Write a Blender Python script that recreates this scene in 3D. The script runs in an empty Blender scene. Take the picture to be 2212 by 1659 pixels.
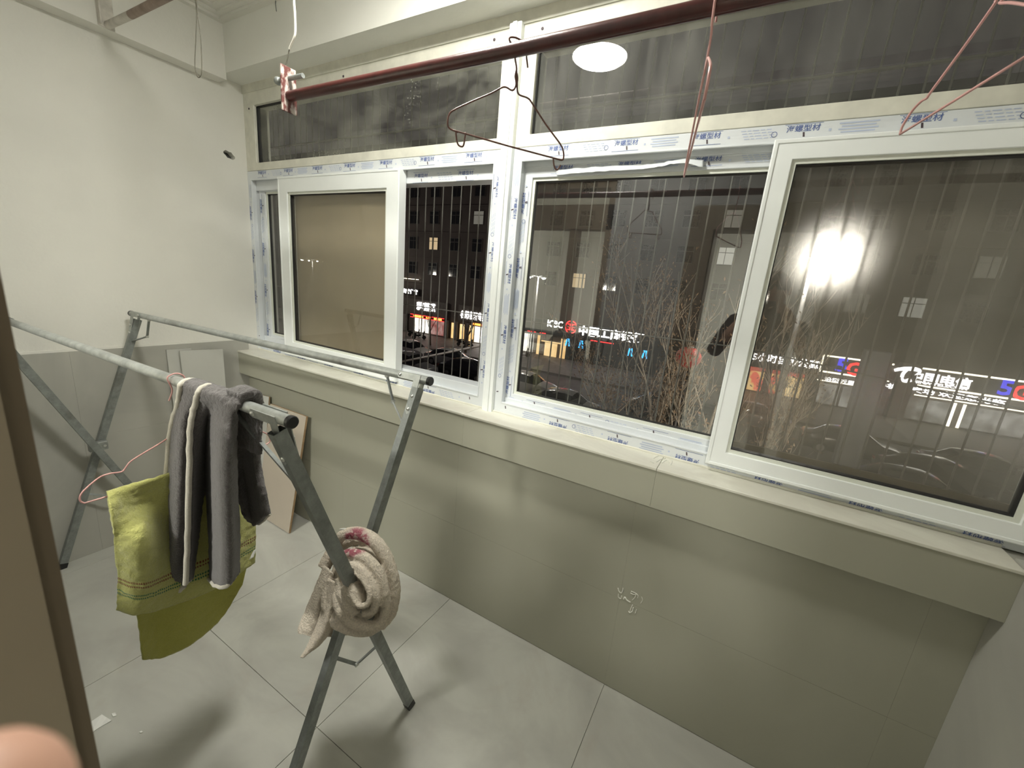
import bpy, bmesh, math, random
from mathutils import Vector, Matrix, noise
random.seed(7)
S = bpy.context.scene
COL = S.collection
# ------------------------------------------------------------------ camera
W, H, F = 2212.0, 1659.0, 888.0
RM = Matrix(((0.86200373, 0.49930681, 0.08742017), (0.19317883, -0.16413983, -0.96733658), (-0.46864861, 0.85073546, -0.23794465)))
CAM = Vector((0.0, 0.0, 1.54))
cam = bpy.data.cameras.new('camera'); cam_o = bpy.data.objects.new('camera', cam); COL.objects.link(cam_o)
cam.sensor_fit = 'HORIZONTAL'; cam.sensor_width = 36.0; cam.lens = F / W * 36.0
cam.clip_start = 0.005; cam.clip_end = 300
right, up, back = Vector(RM[0]), -Vector(RM[1]), -Vector(RM[2])
mw = Matrix((right, up, back)).transposed().to_4x4(); mw.translation = CAM
cam_o.matrix_world = mw
cam.dof.use_dof = True; cam.dof.focus_distance = 2.1; cam.dof.aperture_fstop = 9.0
S.camera = cam_o
# ------------------------------------------------------------------ world, exposure
wd = bpy.data.worlds.new('night'); S.world = wd; wd.use_nodes = True
wd.node_tree.nodes['Background'].inputs[0].default_value = (0.060, 0.050, 0.055, 1)
wd.node_tree.nodes['Background'].inputs[1].default_value = 0.45
S.view_settings.view_transform = 'Standard'; S.view_settings.look = 'None'
S.view_settings.gamma = 1.0; S.view_settings.use_curve_mapping = False
S.view_settings.exposure = 0.0
S.cycles.max_bounces = 6
LAMP_POS = Vector((-0.90, 0.77, 2.67)); LAMP_STRENGTH = 172.0
ROOM_STRENGTH = 230.0
RT = RM.transposed()
def ray(u, v): return RT @ Vector((u - W/2, v - H/2, F))
def onY(u, v, y): d = ray(u, v); return CAM + d * (y / d.y)
def onX(u, v, x): d = ray(u, v); return CAM + d * (x / d.x)
def onZ(u, v, z): d = ray(u, v); return CAM + d * ((z - CAM.z) / d.z)
def camp(c): return CAM + RT @ Vector(c)          # camera-frame metres (x right, y down, z ahead) to world
# ------------------------------------------------------------------ materials
def newmat(name):
    m = bpy.data.materials.new(name); m.use_nodes = True
    return m, m.node_tree, m.node_tree.nodes['Principled BSDF']
def coords(nt, scale, kind='Object'):
    tc = nt.nodes.new('ShaderNodeTexCoord'); mp = nt.nodes.new('ShaderNodeMapping')
    mp.inputs['Scale'].default_value = scale if hasattr(scale, '__len__') else (scale,) * 3
    nt.links.new(tc.outputs[kind], mp.inputs[0]); return mp.outputs[0]
def noise_tex(nt, vec, scale, detail=4, rough=.6, dist=0):
    n = nt.nodes.new('ShaderNodeTexNoise'); n.inputs['Scale'].default_value = scale
    n.inputs['Detail'].default_value = detail; n.inputs['Roughness'].default_value = rough
    n.inputs['Distortion'].default_value = dist
    nt.links.new(vec, n.inputs['Vector']); return n.outputs['Fac']
def ramp(nt, fac, stops):
    r = nt.nodes.new('ShaderNodeValToRGB'); e = r.color_ramp.elements
    e[0].position, e[0].color = stops[0][0], (*stops[0][1], 1); e[1].position, e[1].color = stops[-1][0], (*stops[-1][1], 1)
    for p, c in stops[1:-1]: x = e.new(p); x.color = (*c, 1)
    nt.links.new(fac, r.inputs[0]); return r.outputs[0]
def mixrgb(nt, fac, a, b, mode='MIX'):
    m = nt.nodes.new('ShaderNodeMix'); m.data_type = 'RGBA'; m.blend_type = mode
    for sock, val in ((m.inputs[0], fac), (m.inputs[6], a), (m.inputs[7], b)):
        if isinstance(val, (int, float)): sock.default_value = val
        elif isinstance(val, tuple): sock.default_value = (*val, 1)
        else: nt.links.new(val, sock)
    return m.outputs[2]
def bump(nt, bsdf, height, strength, dist=.01):
    b = nt.nodes.new('ShaderNodeBump'); b.inputs['Strength'].default_value = strength; b.inputs['Distance'].default_value = dist
    nt.links.new(height, b.inputs['Height']); nt.links.new(b.outputs[0], bsdf.inputs['Normal'])
def mat(name, col, rough=.5, metal=0.0, var=.12, scale=6, bstr=0.0, bscale=60, spec=.5, kind='Object', vscale=1.0):
    m, nt, b = newmat(name)
    b.inputs['Roughness'].default_value = rough; b.inputs['Metallic'].default_value = metal
    b.inputs['Specular IOR Level'].default_value = spec
    v = coords(nt, vscale, kind); f = noise_tex(nt, v, scale, 3)
    lo = tuple(max(0, c * (1 - var)) for c in col); hi = tuple(min(1, c * (1 + var)) for c in col)
    nt.links.new(ramp(nt, f, [(.3, lo), (.7, hi)]), b.inputs['Base Color'])
    if bstr: bump(nt, b, noise_tex(nt, v, bscale, 2), bstr)
    return m
def emis(name, col, strength, base=(.05, .05, .05)):
    m, nt, b = newmat(name); b.inputs['Base Color'].default_value = (*base, 1)
    b.inputs['Emission Color'].default_value = (*col, 1); b.inputs['Emission Strength'].default_value = strength
    return m
def emis_var(name, stops, strength, scale, vs=1.0):
    m, nt, b = newmat(name); b.inputs['Base Color'].default_value = (.05, .05, .05, 1)
    f = noise_tex(nt, coords(nt, vs), scale, 2, .5)
    nt.links.new(ramp(nt, f, stops), b.inputs['Emission Color']); b.inputs['Emission Strength'].default_value = strength
    return m
def glass(name, dust=.08, dust_col=(.7, .7, .62), tint=(.955, .965, .955), ior=1.75, stain=.5, sscale=(3, 3, 1.2), rough=.015, drops=0, haze=0):
    m = bpy.data.materials.new(name); m.use_nodes = True; nt = m.node_tree
    nt.nodes.remove(nt.nodes['Principled BSDF']); out = nt.nodes['Material Output']
    tr = nt.nodes.new('ShaderNodeBsdfTransparent'); tr.inputs[0].default_value = (*tint, 1)
    gl = nt.nodes.new('ShaderNodeBsdfGlossy'); gl.inputs['Roughness'].default_value = rough
    fr = nt.nodes.new('ShaderNodeFresnel'); fr.inputs[0].default_value = ior
    ge = nt.nodes.new('ShaderNodeNewGeometry'); ff = nt.nodes.new('ShaderNodeMath'); ff.operation = 'SUBTRACT'; ff.use_clamp = True
    nt.links.new(fr.outputs[0], ff.inputs[0]); nt.links.new(ge.outputs['Backfacing'], ff.inputs[1])     # the rear face of the pane adds no second, over-strong reflection
    a = nt.nodes.new('ShaderNodeMixShader'); nt.links.new(ff.outputs[0], a.inputs[0]); nt.links.new(tr.outputs[0], a.inputs[1]); nt.links.new(gl.outputs[0], a.inputs[2])
    df = nt.nodes.new('ShaderNodeBsdfDiffuse'); df.inputs[0].default_value = (*dust_col, 1)
    v = coords(nt, sscale); f = noise_tex(nt, v, 2.2, 3, .65, .6)
    lo, hi = dust * (1 - stain), dust * (1 + stain)
    fac = ramp(nt, f, [(.35, (lo,) * 3), (.65, (hi,) * 3)])
    if drops:
        vo = nt.nodes.new('ShaderNodeTexVoronoi'); vo.inputs['Scale'].default_value = 75
        nt.links.new(coords(nt, 1.0), vo.inputs['Vector'])
        d1 = ramp(nt, vo.outputs['Distance'], [(.13, (1, 1, 1)), (.26, (0, 0, 0))])
        d2 = ramp(nt, noise_tex(nt, coords(nt, 1.0), 3.0, 2), [(.50, (0, 0, 0)), (.62, (drops,) * 3)])
        fac = mixrgb(nt, 1.0, fac, mixrgb(nt, 1.0, d1, d2, 'MULTIPLY'), 'ADD')
    b = nt.nodes.new('ShaderNodeMixShader'); nt.links.new(fac, b.inputs[0]); nt.links.new(a.outputs[0], b.inputs[1]); nt.links.new(df.outputs[0], b.inputs[2])
    if haze:      # grime that scatters transmitted light a little
        rf = nt.nodes.new('ShaderNodeBsdfRefraction'); rf.inputs['Roughness'].default_value = .36; rf.inputs['IOR'].default_value = 1.33
        hz = nt.nodes.new('ShaderNodeMath'); hz.operation = 'MULTIPLY_ADD'; hz.inputs[1].default_value = -haze; hz.inputs[2].default_value = haze
        nt.links.new(ge.outputs['Backfacing'], hz.inputs[0])
        c = nt.nodes.new('ShaderNodeMixShader'); nt.links.new(hz.outputs[0], c.inputs[0]); nt.links.new(b.outputs[0], c.inputs[1]); nt.links.new(rf.outputs[0], c.inputs[2]); b = c
    nt.links.new(b.outputs[0], out.inputs[0]); return m
def marble(name, base, vein, rough, scale=1.6, amt=.5, spec=.5, dirt=0.0, dirtcol=(.35, .27, .22)):
    m, nt, b = newmat(name); b.inputs['Roughness'].default_value = rough; b.inputs['Specular IOR Level'].default_value = spec
    v = coords(nt, (1.0, 1.6, 1.3), 'Object')
    f = noise_tex(nt, v, scale, 4, .62, 1.4)
    c = ramp(nt, f, [(.30, vein), (.47, tuple(a * (1 - amt) + b2 * amt for a, b2 in zip(vein, base))), (.60, base), (.8, tuple(min(1, x * 1.06) for x in base))])
    f2 = noise_tex(nt, v, scale * 6, 3, .7)
    c = mixrgb(nt, .04, c, ramp(nt, f2, [(.35, vein), (.65, base)]))
    if dirt:
        d = ramp(nt, noise_tex(nt, coords(nt, (1.3, 1, 1)), 2.7, 4, .72, .8), [(.55, (0, 0, 0)), (.74, (dirt,) * 3)])
        c = mixrgb(nt, d, c, dirtcol)
    nt.links.new(c, b.inputs['Base Color'])
    rr = ramp(nt, f2, [(.3, (rough * .96,) * 3), (.7, (min(1, rough * 1.04),) * 3)]); nt.links.new(rr, b.inputs['Roughness'])
    return m
M = {}
M['plaster'] = mat('plaster_white', (.80, .79, .73), .85, var=.035, scale=2.2, bstr=.12, bscale=45)
M['plaster_beam'] = mat('plaster_beam', (.83, .83, .77), .85, var=.03, scale=2.5, bstr=.1, bscale=40)
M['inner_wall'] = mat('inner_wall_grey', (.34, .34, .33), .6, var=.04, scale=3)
M['ceil'] = mat('ceiling_paint', (.78, .77, .71), .9, var=.05, scale=3)
M['floor_tile'] = marble('floor_tile', (.52, .52, .47), (.42, .415, .38), .42, 1.5, .5, dirt=.22)
M['grout'] = mat('grout', (.40, .39, .34), .9)
M['wall_tile'] = marble('wall_tile', (.375, .37, .295), (.362, .357, .284), .30, .9, .5)
M['wall_tile_grey'] = marble('wall_tile_grey', (.45, .445, .40), (.39, .385, .35), .42, 1.2, .5)
M['sill'] = marble('sill_tile', (.72, .71, .62), (.58, .56, .48), .3, 2.6, .4, dirt=.3, dirtcol=(.5, .42, .33))
M['pvc'] = mat('pvc_white', (.88, .91, .90), .35, var=.025, scale=5)
M['pvc_old'] = mat('pvc_aged', (.70, .69, .60), .45, var=.10, scale=14)
M['pvc_bead'] = mat('pvc_bead', (.74, .76, .68), .35, var=.03)
M['film'] = mat('protective_film', (.72, .75, .77), .28, var=.03, scale=9, bstr=.08, bscale=30)
M['ink_blue'] = mat('ink_blue', (.10, .15, .36), .6)
M['ink_pale'] = mat('ink_pale', (.50, .56, .70), .6)
M['ink_dark'] = mat('ink_dark', (.07, .05, .06), .6)
M['gasket'] = mat('rubber_gasket', (.02, .02, .02), .5)
M['gl_trans_l'] = glass('glass_transom_wet', .085, (.66, .66, .56), stain=.75, sscale=(1.2, 1, 2.2), drops=.75)
M['gl_trans_r'] = glass('glass_transom', .065, (.66, .66, .60), stain=.65, sscale=(2.5, 1, .8))
M['gl_clear'] = glass('glass_fixed', .010, (.7, .68, .64), ior=2.45, stain=.5)
M['gl_left'] = glass('glass_left_sash', .05, (.66, .58, .46), stain=.3)
M['gl_right'] = glass('glass_right_sash', .04, (.7, .67, .62), stain=.5, sscale=(2, 1, 2), haze=.12)
M['gl_out'] = glass('glass_outer', .05, (.62, .62, .58), stain=.3)
def screen(name, cover, col):
    m = bpy.data.materials.new(name); m.use_nodes = True; nt = m.node_tree
    nt.nodes.remove(nt.nodes['Principled BSDF']); out = nt.nodes['Material Output']
    tr = nt.nodes.new('ShaderNodeBsdfTransparent'); df = nt.nodes.new('ShaderNodeBsdfDiffuse')
    f = noise_tex(nt, coords(nt, (1, 1, .7)), 2.5, 5)
    nt.links.new(ramp(nt, f, [(.3, tuple(c * .86 for c in col)), (.7, tuple(c * 1.1 for c in col))]), df.inputs[0])
    mx = nt.nodes.new('ShaderNodeMixShader'); mx.inputs[0].default_value = cover
    nt.links.new(tr.outputs[0], mx.inputs[1]); nt.links.new(df.outputs[0], mx.inputs[2]); nt.links.new(mx.outputs[0], out.inputs[0]); return m
M['screen_tan'] = screen('fly_screen_tan', .68, (.42, .34, .23))
M['screen_grey'] = screen('fly_screen_grey', .30, (.45, .40, .33))
M['brown_door'] = mat('brown_door_paint', (.185, .155, .105), .5, var=.06, scale=4)
M['brown_dark'] = mat('brown_door_edge', (.17, .135, .09), .6, var=.06, scale=4)
M['black'] = mat('black_plastic', (.015, .015, .016), .35)
M['hole'] = mat('hole_dark', (.10, .10, .095), .9, var=.5, scale=40)
# galvanised steel
def galv(name, col, rough):
    m, nt, b = newmat(name); b.inputs['Metallic'].default_value = .55; b.inputs['Roughness'].default_value = rough
    v = coords(nt, 1.0); f = noise_tex(nt, v, 28, 6, .7); g = noise_tex(nt, v, 5, 4, .6)
    c = ramp(nt, f, [(.3, tuple(x * .72 for x in col)), (.7, tuple(min(1, x * 1.18) for x in col))])
    c = mixrgb(nt, ramp(nt, g, [(.58, (0, 0, 0)), (.72, (.55,) * 3)]), c, (.12, .10, .075))
    nt.links.new(c, b.inputs['Base Color']); bump(nt, b, f, .06); return m
M['galv'] = galv('galvanised_steel', (.42, .44, .42), .42)
M['galv_dark'] = galv('galvanised_dark', (.30, .32, .31), .5)
M['rivet'] = mat('rivet', (.62, .63, .60), .3, .8)
M['red_pipe'] = mat('red_oxide_paint', (.060, .014, .012), .28, var=.25, scale=30, bstr=.05, spec=.6)
def chipped():
    m, nt, b = newmat('chipped_red_plate'); b.inputs['Roughness'].default_value = .55
    f = noise_tex(nt, coords(nt, (1, 1, .5)), 55, 4, .6)
    nt.links.new(ramp(nt, f, [(.45, (.11, .030, .025)), (.56, (.48, .42, .38))]), b.inputs['Base Color']); return m
M['chipped'] = chipped()
M['pipe_white'] = mat('whitewashed_pipe', (.62, .59, .53), .7, var=.2, scale=20)
M['pipe_brown'] = mat('brown_pipe', (.30, .23, .19), .6, var=.2, scale=20)
M['wire_brown'] = mat('hanger_brown_coat', (.16, .075, .06), .3, var=.15)
M['wire_pink'] = mat('hanger_pink_coat', (.62, .34, .32), .3, var=.08)
M['cable'] = mat('grey_cable', (.15, .14, .11), .6)
M['white_wire'] = mat('white_wire', (.85, .83, .74), .5)
M['board'] = mat('beige_board', (.50, .44, .36), .45, var=.05, scale=3)
M['board_edge'] = mat('board_edge', (.33, .22, .12), .8, var=.2, scale=40)
M['board_grey'] = mat('grey_board', (.56, .56, .52), .4, var=.03)
M['paper'] = mat('paper_white', (.82, .82, .78), .8, var=.03)
M['skin'] = mat('skin', (.62, .36, .26), .5, var=.08, scale=30)
M['cloth_dark'] = mat('dark_jacket', (.035, .035, .04), .9)
M['hair'] = mat('hair', (.015, .012, .01), .6)
# ------------------------------------------------------------------ mesh helpers
class MB:
    def __init__(s): s.v = []; s.f = []; s.m = []; s.uv = None
    def add(s, verts, faces, mi=0):
        o = len(s.v); s.v += [tuple(p) for p in verts]
        for f in faces: s.f.append(tuple(o + i for i in f)); s.m.append(mi)
    def box(s, x0, x1, y0, y1, z0, z1, mi=0):
        s.add([(x0,y0,z0),(x1,y0,z0),(x1,y1,z0),(x0,y1,z0),(x0,y0,z1),(x1,y0,z1),(x1,y1,z1),(x0,y1,z1)],
              [(0,3,2,1),(4,5,6,7),(0,1,5,4),(1,2,6,5),(2,3,7,6),(3,0,4,7)], mi); return s
    def obox(s, c, ax, ay, az, mi=0):      # oriented box: centre and three half-axis vectors
        c, ax, ay, az = map(Vector, (c, ax, ay, az)); vs = []
        for k in (-1, 1):
            for j, i in ((-1,-1),(-1,1),(1,1),(1,-1)): vs.append(c + ax*i + ay*j + az*k)
        s.add(vs, [(0,3,2,1),(4,5,6,7),(0,1,5,4),(1,2,6,5),(2,3,7,6),(3,0,4,7)], mi); return s
    def bar(s, a, b, w, h, upv=(0,0,1), mi=0):
        a, b = Vector(a), Vector(b); d = (b - a); L = d.length; d.normalize()
        sx = d.cross(Vector(upv)).normalized(); sy = sx.cross(d).normalized()
        return s.obox((a + b) / 2, sx * w/2, sy * h/2, d * L/2, mi)
    def tube(s, pts, r, seg=8, mi=0, closed=False, caps=True):
        pts = [Vector(p) for p in pts]; n = len(pts); rings = []; pu = None
        for i, p in enumerate(pts):
            if closed: d = pts[(i+1) % n] - pts[i-1]
            else: d = pts[min(i+1, n-1)] - pts[max(i-1, 0)]
            if d.length < 1e-9: d = Vector((0,0,1))
            d.normalize()
            if pu is None:
                pu = Vector((0,0,1)) if abs(d.z) < .9 else Vector((1,0,0))
            sx = pu - d * pu.dot(d)
            if sx.length < 1e-6: sx = d.orthogonal()
            sx.normalize(); pu = sx; sy = d.cross(sx)
            rr = r[i] if hasattr(r, '__len__') else r
            rings.append([p + (sx*math.cos(2*math.pi*k/seg) + sy*math.sin(2*math.pi*k/seg)) * rr for k in range(seg)])
        o = len(s.v); s.v += [tuple(q) for R_ in rings for q in R_]
        for i in range(n if closed else n-1):
            j = (i+1) % n
            for k in range(seg):
                k2 = (k+1) % seg; s.f.append((o+i*seg+k, o+i*seg+k2, o+j*seg+k2, o+j*seg+k)); s.m.append(mi)
        if caps and not closed:
            s.f.append(tuple(o+k for k in range(seg))[::-1]); s.m.append(mi)
            s.f.append(tuple(o+(n-1)*seg+k for k in range(seg))); s.m.append(mi)
        return s
    def ring(s, x0, x1, z0, z1, w, y0, y1, mi=0):   # mitred rectangular frame in the xz plane
        w = w if hasattr(w, '__len__') else (w, w, w, w)     # left right bottom top
        o = [(x0,z0),(x1,z0),(x1,z1),(x0,z1)]; i = [(x0+w[0],z0+w[2]),(x1-w[1],z0+w[2]),(x1-w[1],z1-w[3]),(x0+w[0],z1-w[3])]
        vs = [(a,y0,b) for a,b in o] + [(a,y0,b) for a,b in i] + [(a,y1,b) for a,b in o] + [(a,y1,b) for a,b in i]
        fs = []
        for k in range(4):
            n = (k+1) % 4
            fs += [(k,n,4+n,4+k),(8+k,12+k,12+n,8+n),(k,8+k,8+n,n),(4+k,4+n,12+n,12+k)]
        s.add(vs, fs, mi); return s
    def quad(s, a, b, c, d, mi=0): s.add([a,b,c,d], [(0,1,2,3)], mi); return s
    def lathe(s, c, prof, seg=16, axis=2, mi=0):    # prof: (radius, height)
        c = Vector(c); o = len(s.v)
        for r, h in prof:
            for k in range(seg):
                a = 2*math.pi*k/seg; p = [r*math.cos(a), r*math.sin(a)]
                q = Vector((p[0],p[1],h)) if axis == 2 else (Vector((h,p[0],p[1])) if axis == 0 else Vector((p[0],h,p[1])))
                s.v.append(tuple(c + q))
        for i in range(len(prof)-1):
            for k in range(seg):
                k2 = (k+1) % seg; s.f.append((o+i*seg+k, o+i*seg+k2, o+(i+1)*seg+k2, o+(i+1)*seg+k)); s.m.append(mi)
        for i in (0, len(prof)-1):
            if prof[i][0] > 1e-6: s.f.append(tuple(o+i*seg+k for k in range(seg))); s.m.append(mi)
        return s
    def mesh(s, name, mats, smooth=False, fix=True):
        me = bpy.data.meshes.new(name); me.from_pydata(s.v, [], s.f)
        for m in (mats if isinstance(mats, (list, tuple)) else [mats]): me.materials.append(M[m] if isinstance(m, str) else m)
        me.polygons.foreach_set('material_index', s.m)
        if fix:
            bm = bmesh.new(); bm.from_mesh(me); bmesh.ops.recalc_face_normals(bm, faces=bm.faces); bm.to_mesh(me); bm.free()
        if smooth:
            me.polygons.foreach_set('use_smooth', [True] * len(me.polygons))
            try: me.set_sharp_from_angle(angle=math.radians(smooth if smooth > 1 else 50))
            except Exception: pass
        me.update(); return me
    def build(s, name, mats, parent=None, smooth=False, fix=True, loc=None):
        o = bpy.data.objects.new(name, s.mesh(name, mats, smooth, fix)); COL.objects.link(o)
        if parent is not None: o.parent = parent; o.matrix_parent_inverse = parent_inv(parent)
        return o
def world_of(o):
    m = Matrix.LocRotScale(o.location, o.rotation_euler, o.scale)
    if o.parent: m = world_of(o.parent) @ o.matrix_parent_inverse @ m
    return m
def parent_inv(p): return world_of(p).inverted()
def tag(o, label=None, cat=None, group=None, kind=None):
    if label: o['label'] = label
    if cat: o['category'] = cat
    if group: o['group'] = group
    if kind: o['kind'] = kind
    return o
def empty(name, loc, label=None, cat=None, group=None, kind=None):
    o = bpy.data.objects.new(name, None); COL.objects.link(o); o.location = loc; o.empty_display_size = .05
    return tag(o, label, cat, group, kind)
def copy_tree(o, parent=None):
    c = o.copy(); COL.objects.link(c); c.parent = parent
    for ch in [x for x in COL.objects if x.parent == o]: copy_tree(ch, c)
    return c
def bevel(o, w=.002, seg=2):
    m = o.modifiers.new('bevel', 'BEVEL'); m.width = w; m.segments = seg; m.limit_method = 'ANGLE'; return o
def catmull(P, t):
    n = len(P) - 1; x = min(max(t, 0), 1) * n; i = min(int(x), n - 1); f = x - i
    p0 = P[i-1] if i > 0 else P[i]*2 - P[i+1]; p1, p2 = P[i], P[i+1]; p3 = P[i+2] if i+2 <= n else P[i+1]*2 - P[i]
    return ((p1*2) + (p2-p0)*f + (p0*2-p1*5+p2*4-p3)*f*f + (p1*3-p0-p2*3+p3)*f*f*f) * .5
def smooth_path(P, n):
    P = [Vector(p) for p in P]; return [catmull(P, i/(n-1)) for i in range(n)]
def grid_sheet(ctrl, nu, nv, wob=0, wscale=20):       # ctrl[row][col] of points; returns verts rows
    rows = [smooth_path(r, nu) for r in ctrl]; out = []
    for j in range(nv):
        out.append([catmull([rows[k][i] for k in range(len(rows))], j/(nv-1)) for i in range(nu)])
    if wob:
        for j in range(nv):
            for i in range(nu):
                p = out[j][i]; out[j][i] = p + Vector((noise.noise(p*wscale), noise.noise(p*wscale + Vector((7,3,1))), noise.noise(p*wscale*1.3 + Vector((1,9,4))))) * wob
    return out
def sheet_obj(name, G, m, parent=None, thick=.004, sub=0, uvs=True):
    nv, nu = len(G), len(G[0]); b = MB(); b.v = [tuple(p) for r in G for p in r]
    for j in range(nv-1):
        for i in range(nu-1): b.f.append((j*nu+i, j*nu+i+1, (j+1)*nu+i+1, (j+1)*nu+i)); b.m.append(0)
    o = b.build(name, m, parent, smooth=180, fix=False)
    uv = o.data.uv_layers.new(name='UVMap')
    for l in o.data.loops: vi = l.vertex_index; uv.data[l.index].uv = ((vi % nu)/(nu-1), (vi // nu)/(nv-1))
    if thick:
        s_ = o.modifiers.new('thick', 'SOLIDIFY'); s_.thickness = thick; s_.offset = 0
    return o
TXT = {}
def text_mesh(body, bold=0):
    key = (body, bold)
    if key not in TXT:
        cu = bpy.data.curves.new('txt', 'FONT'); cu.body = body; cu.size = 1; cu.align_x = 'CENTER'; cu.align_y = 'CENTER'
        cu.resolution_u = 2; cu.offset = bold
        o = bpy.data.objects.new('txt', cu); COL.objects.link(o)
        dg = bpy.context.evaluated_depsgraph_get(); dg.update()
        me = bpy.data.meshes.new_from_object(o.evaluated_get(dg))
        vs = [v.co.copy() for v in me.vertices]; fs = [tuple(p.vertices) for p in me.polygons]
        bpy.data.objects.remove(o); bpy.data.curves.remove(cu); bpy.data.meshes.remove(me)
        xs = [v.x for v in vs]; ys = [v.y for v in vs]
        w, h = max(xs)-min(xs), max(ys)-min(ys); cx, cy = (max(xs)+min(xs))/2, (max(ys)+min(ys))/2
        TXT[key] = ([((v.x-cx)/w, (v.y-cy)/h) for v in vs], fs)
    return TXT[key]
def put_text(b, body, origin, ex, ez, w, h, mi=0, bold=0):     # flat text on a plane: ex right, ez up
    vs, fs = text_mesh(body, bold); origin, ex, ez = Vector(origin), Vector(ex), Vector(ez)
    b.add([origin + ex*(x*w) + ez*(y*h) for x, y in vs], fs, mi)
def put_rect(b, origin, ex, ez, x, y, w, h, mi=0, skew=0):
    origin, ex, ez = Vector(origin), Vector(ex), Vector(ez)
    q = [(x-w/2-skew, y-h/2), (x+w/2-skew, y-h/2), (x+w/2+skew, y+h/2), (x-w/2+skew, y+h/2)]
    b.add([origin + ex*a + ez*c for a, c in q], [(0,1,2,3)], mi)
# ================================================================== structure
XL, XR, YP, YW = -2.70, 0.675, 1.405, 1.475          # left wall, right wall, parapet face, window frame face
def struct(b, name, mats, parent=None, **k):
    o = b.build(name, mats, parent, **k)
    if parent is None: o['kind'] = 'structure'
    return o
floor = struct(MB().box(XL-.15, XR+.15, -.14, 1.60, -.12, -.004), 'floor', 'grout')
xs = [XL, -2.595, -1.804, -1.014, -.223, .568, XR]; ys = [-.13, -.115, .675, YP]
for i in range(len(xs)-1):
    for j in range(1, len(ys)-1):
        g = .0011
        MB().box(xs[i]+g, xs[i+1]-g, ys[j]+g, ys[j+1]-g, -.010, random.uniform(-.0004, .0004)).build('floor_tile', 'floor_tile', floor)
# left wall, plaster above a tiled dado, with the drilled hole by the window
def wall_with_hole():
    bm = bmesh.new()
    out = [bm.verts.new((XL, y, z)) for y, z in ((-.14,-.1),(1.62,-.1),(1.62,2.80),(-.14,2.80))]
    ctr = (1.383, 2.096); hv = []
    for k in range(14):
        a = 2*math.pi*k/14; r = 1 + .12*math.sin(k*2.7)
        hv.append(bm.verts.new((XL, ctr[0] + .030*r*math.cos(a) + .004*math.sin(a), ctr[1] + .017*r*math.sin(a) - .010*math.cos(a))))
    es = [bm.edges.new((L[i], L[(i+1) % len(L)])) for L in (out, hv) for i in range(len(L))]
    bmesh.ops.triangle_fill(bm, edges=es, use_beauty=True)
    me = bpy.data.meshes.new('wall_left'); 
    for f in bm.faces:
        if f.normal.x < 0: f.normal_flip()
    bm.to_mesh(me); bm.free(); me.materials.append(M['plaster'])
    o = bpy.data.objects.new('wall_left', me); COL.objects.link(o)
    s_ = o.modifiers.new('thick', 'SOLIDIFY'); s_.thickness = .12; s_.offset = -1
    o['kind'] = 'structure'; return o
wall_left = wall_with_hole()
MB().box(XL-.115, XL-.045, 1.33, 1.43, 2.05, 2.14).build('hole_lining', 'hole', wall_left)
for a, b_ in ((-.13, .62), (.62, YP+.01)):
    for z0, z1 in ((0, .62), (.62, 1.052)):
        MB().box(XL, XL+.009, a+.0002, b_-.0002, z0+.0002, z1-.0002).build('wall_tile', 'wall_tile_grey', wall_left)
MB().box(XL, XL+.006, .05, YP+.06, 1.052, 1.062).build('plaster_lip', 'plaster', wall_left)
# parapet wall and ledge under the window
wall_front = struct(MB().box(XL-.12, XR+.2, YP+.01, 1.60, -.1, .90), 'wall_front', 'wall_tile')
for z0, z1 in ((0, .412), (.412, .85)):
    for i in range(len(xs)-1):
        MB().box(xs[i]+.00015, xs[i+1]-.00015, YP, YP+.012, z0+.0004, z1-.0004).build('wall_tile', 'wall_tile', wall_front)
ledge = struct(MB().box(XL, XR+.05, 1.358, 1.60, .848, .981), 'trim_1', 'grout')
lx = [XL+.009, -1.75, -.96, -.17, XR]
for i in range(4):
    bevel(MB().box(lx[i]+.0002, lx[i+1]-.0002, 1.350, 1.360, .846, .986).build('wall_tile', 'wall_tile', ledge), .0004)
    bevel(MB().box(lx[i]+.0006, lx[i+1]-.0006, 1.346, 1.49, .980, .989).build('sill_tile', 'sill', ledge), .0015)
MB().tube([(XL+.02,1.472,.991),(-1.8,1.470,.992),(-.9,1.472,.991),(0,1.47,.992),(XR,1.472,.991)], .005, 6).build('sealant_bead', 'pvc_old', ledge)
# upper beam, ceiling, cornice
beam = struct(MB().box(XL-.1, .90, 1.350, 1.62, 2.473, 2.80), 'trim_2', 'plaster_beam')
struct(MB().box(XL-.1, .90, 1.470, 1.62, 2.432, 2.474), 'trim_3', 'pvc_old')
XB = XL + .085
struct(MB().box(XL-.1, XB, .044, 1.352, 2.440, 2.80), 'trim_4', 'plaster')
ceiling = struct(MB().box(-3.1, 2.4, -3.7, 1.62, 2.72, 2.80), 'ceiling', 'ceil')
cor = MB()
for k, (o_, z0) in enumerate(((.030, 2.690), (.055, 2.702), (.085, 2.712))):
    q_ = (0, .030, .055)[k]; zt_ = 2.7205
    cor.box(XB, .745, 1.350-o_, 1.350-q_, z0, zt_); cor.box(XB+q_, XB+o_, .044+o_, 1.350-o_, z0, zt_)
    cor.box(XB+q_, .745, .044+q_, .044+o_, z0, zt_)
struct(cor, 'trim_5', 'ceil')
# right side wall: tiled dado and plaster above
wall_right = struct(MB().box(.745, .90, .05, 1.62, -.1, 2.80), 'wall_right', 'plaster')
MB().box(XR, .746, .05, 1.405, 0, .995).build('wall_tile', 'wall_tile_grey', wall_right)
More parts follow.
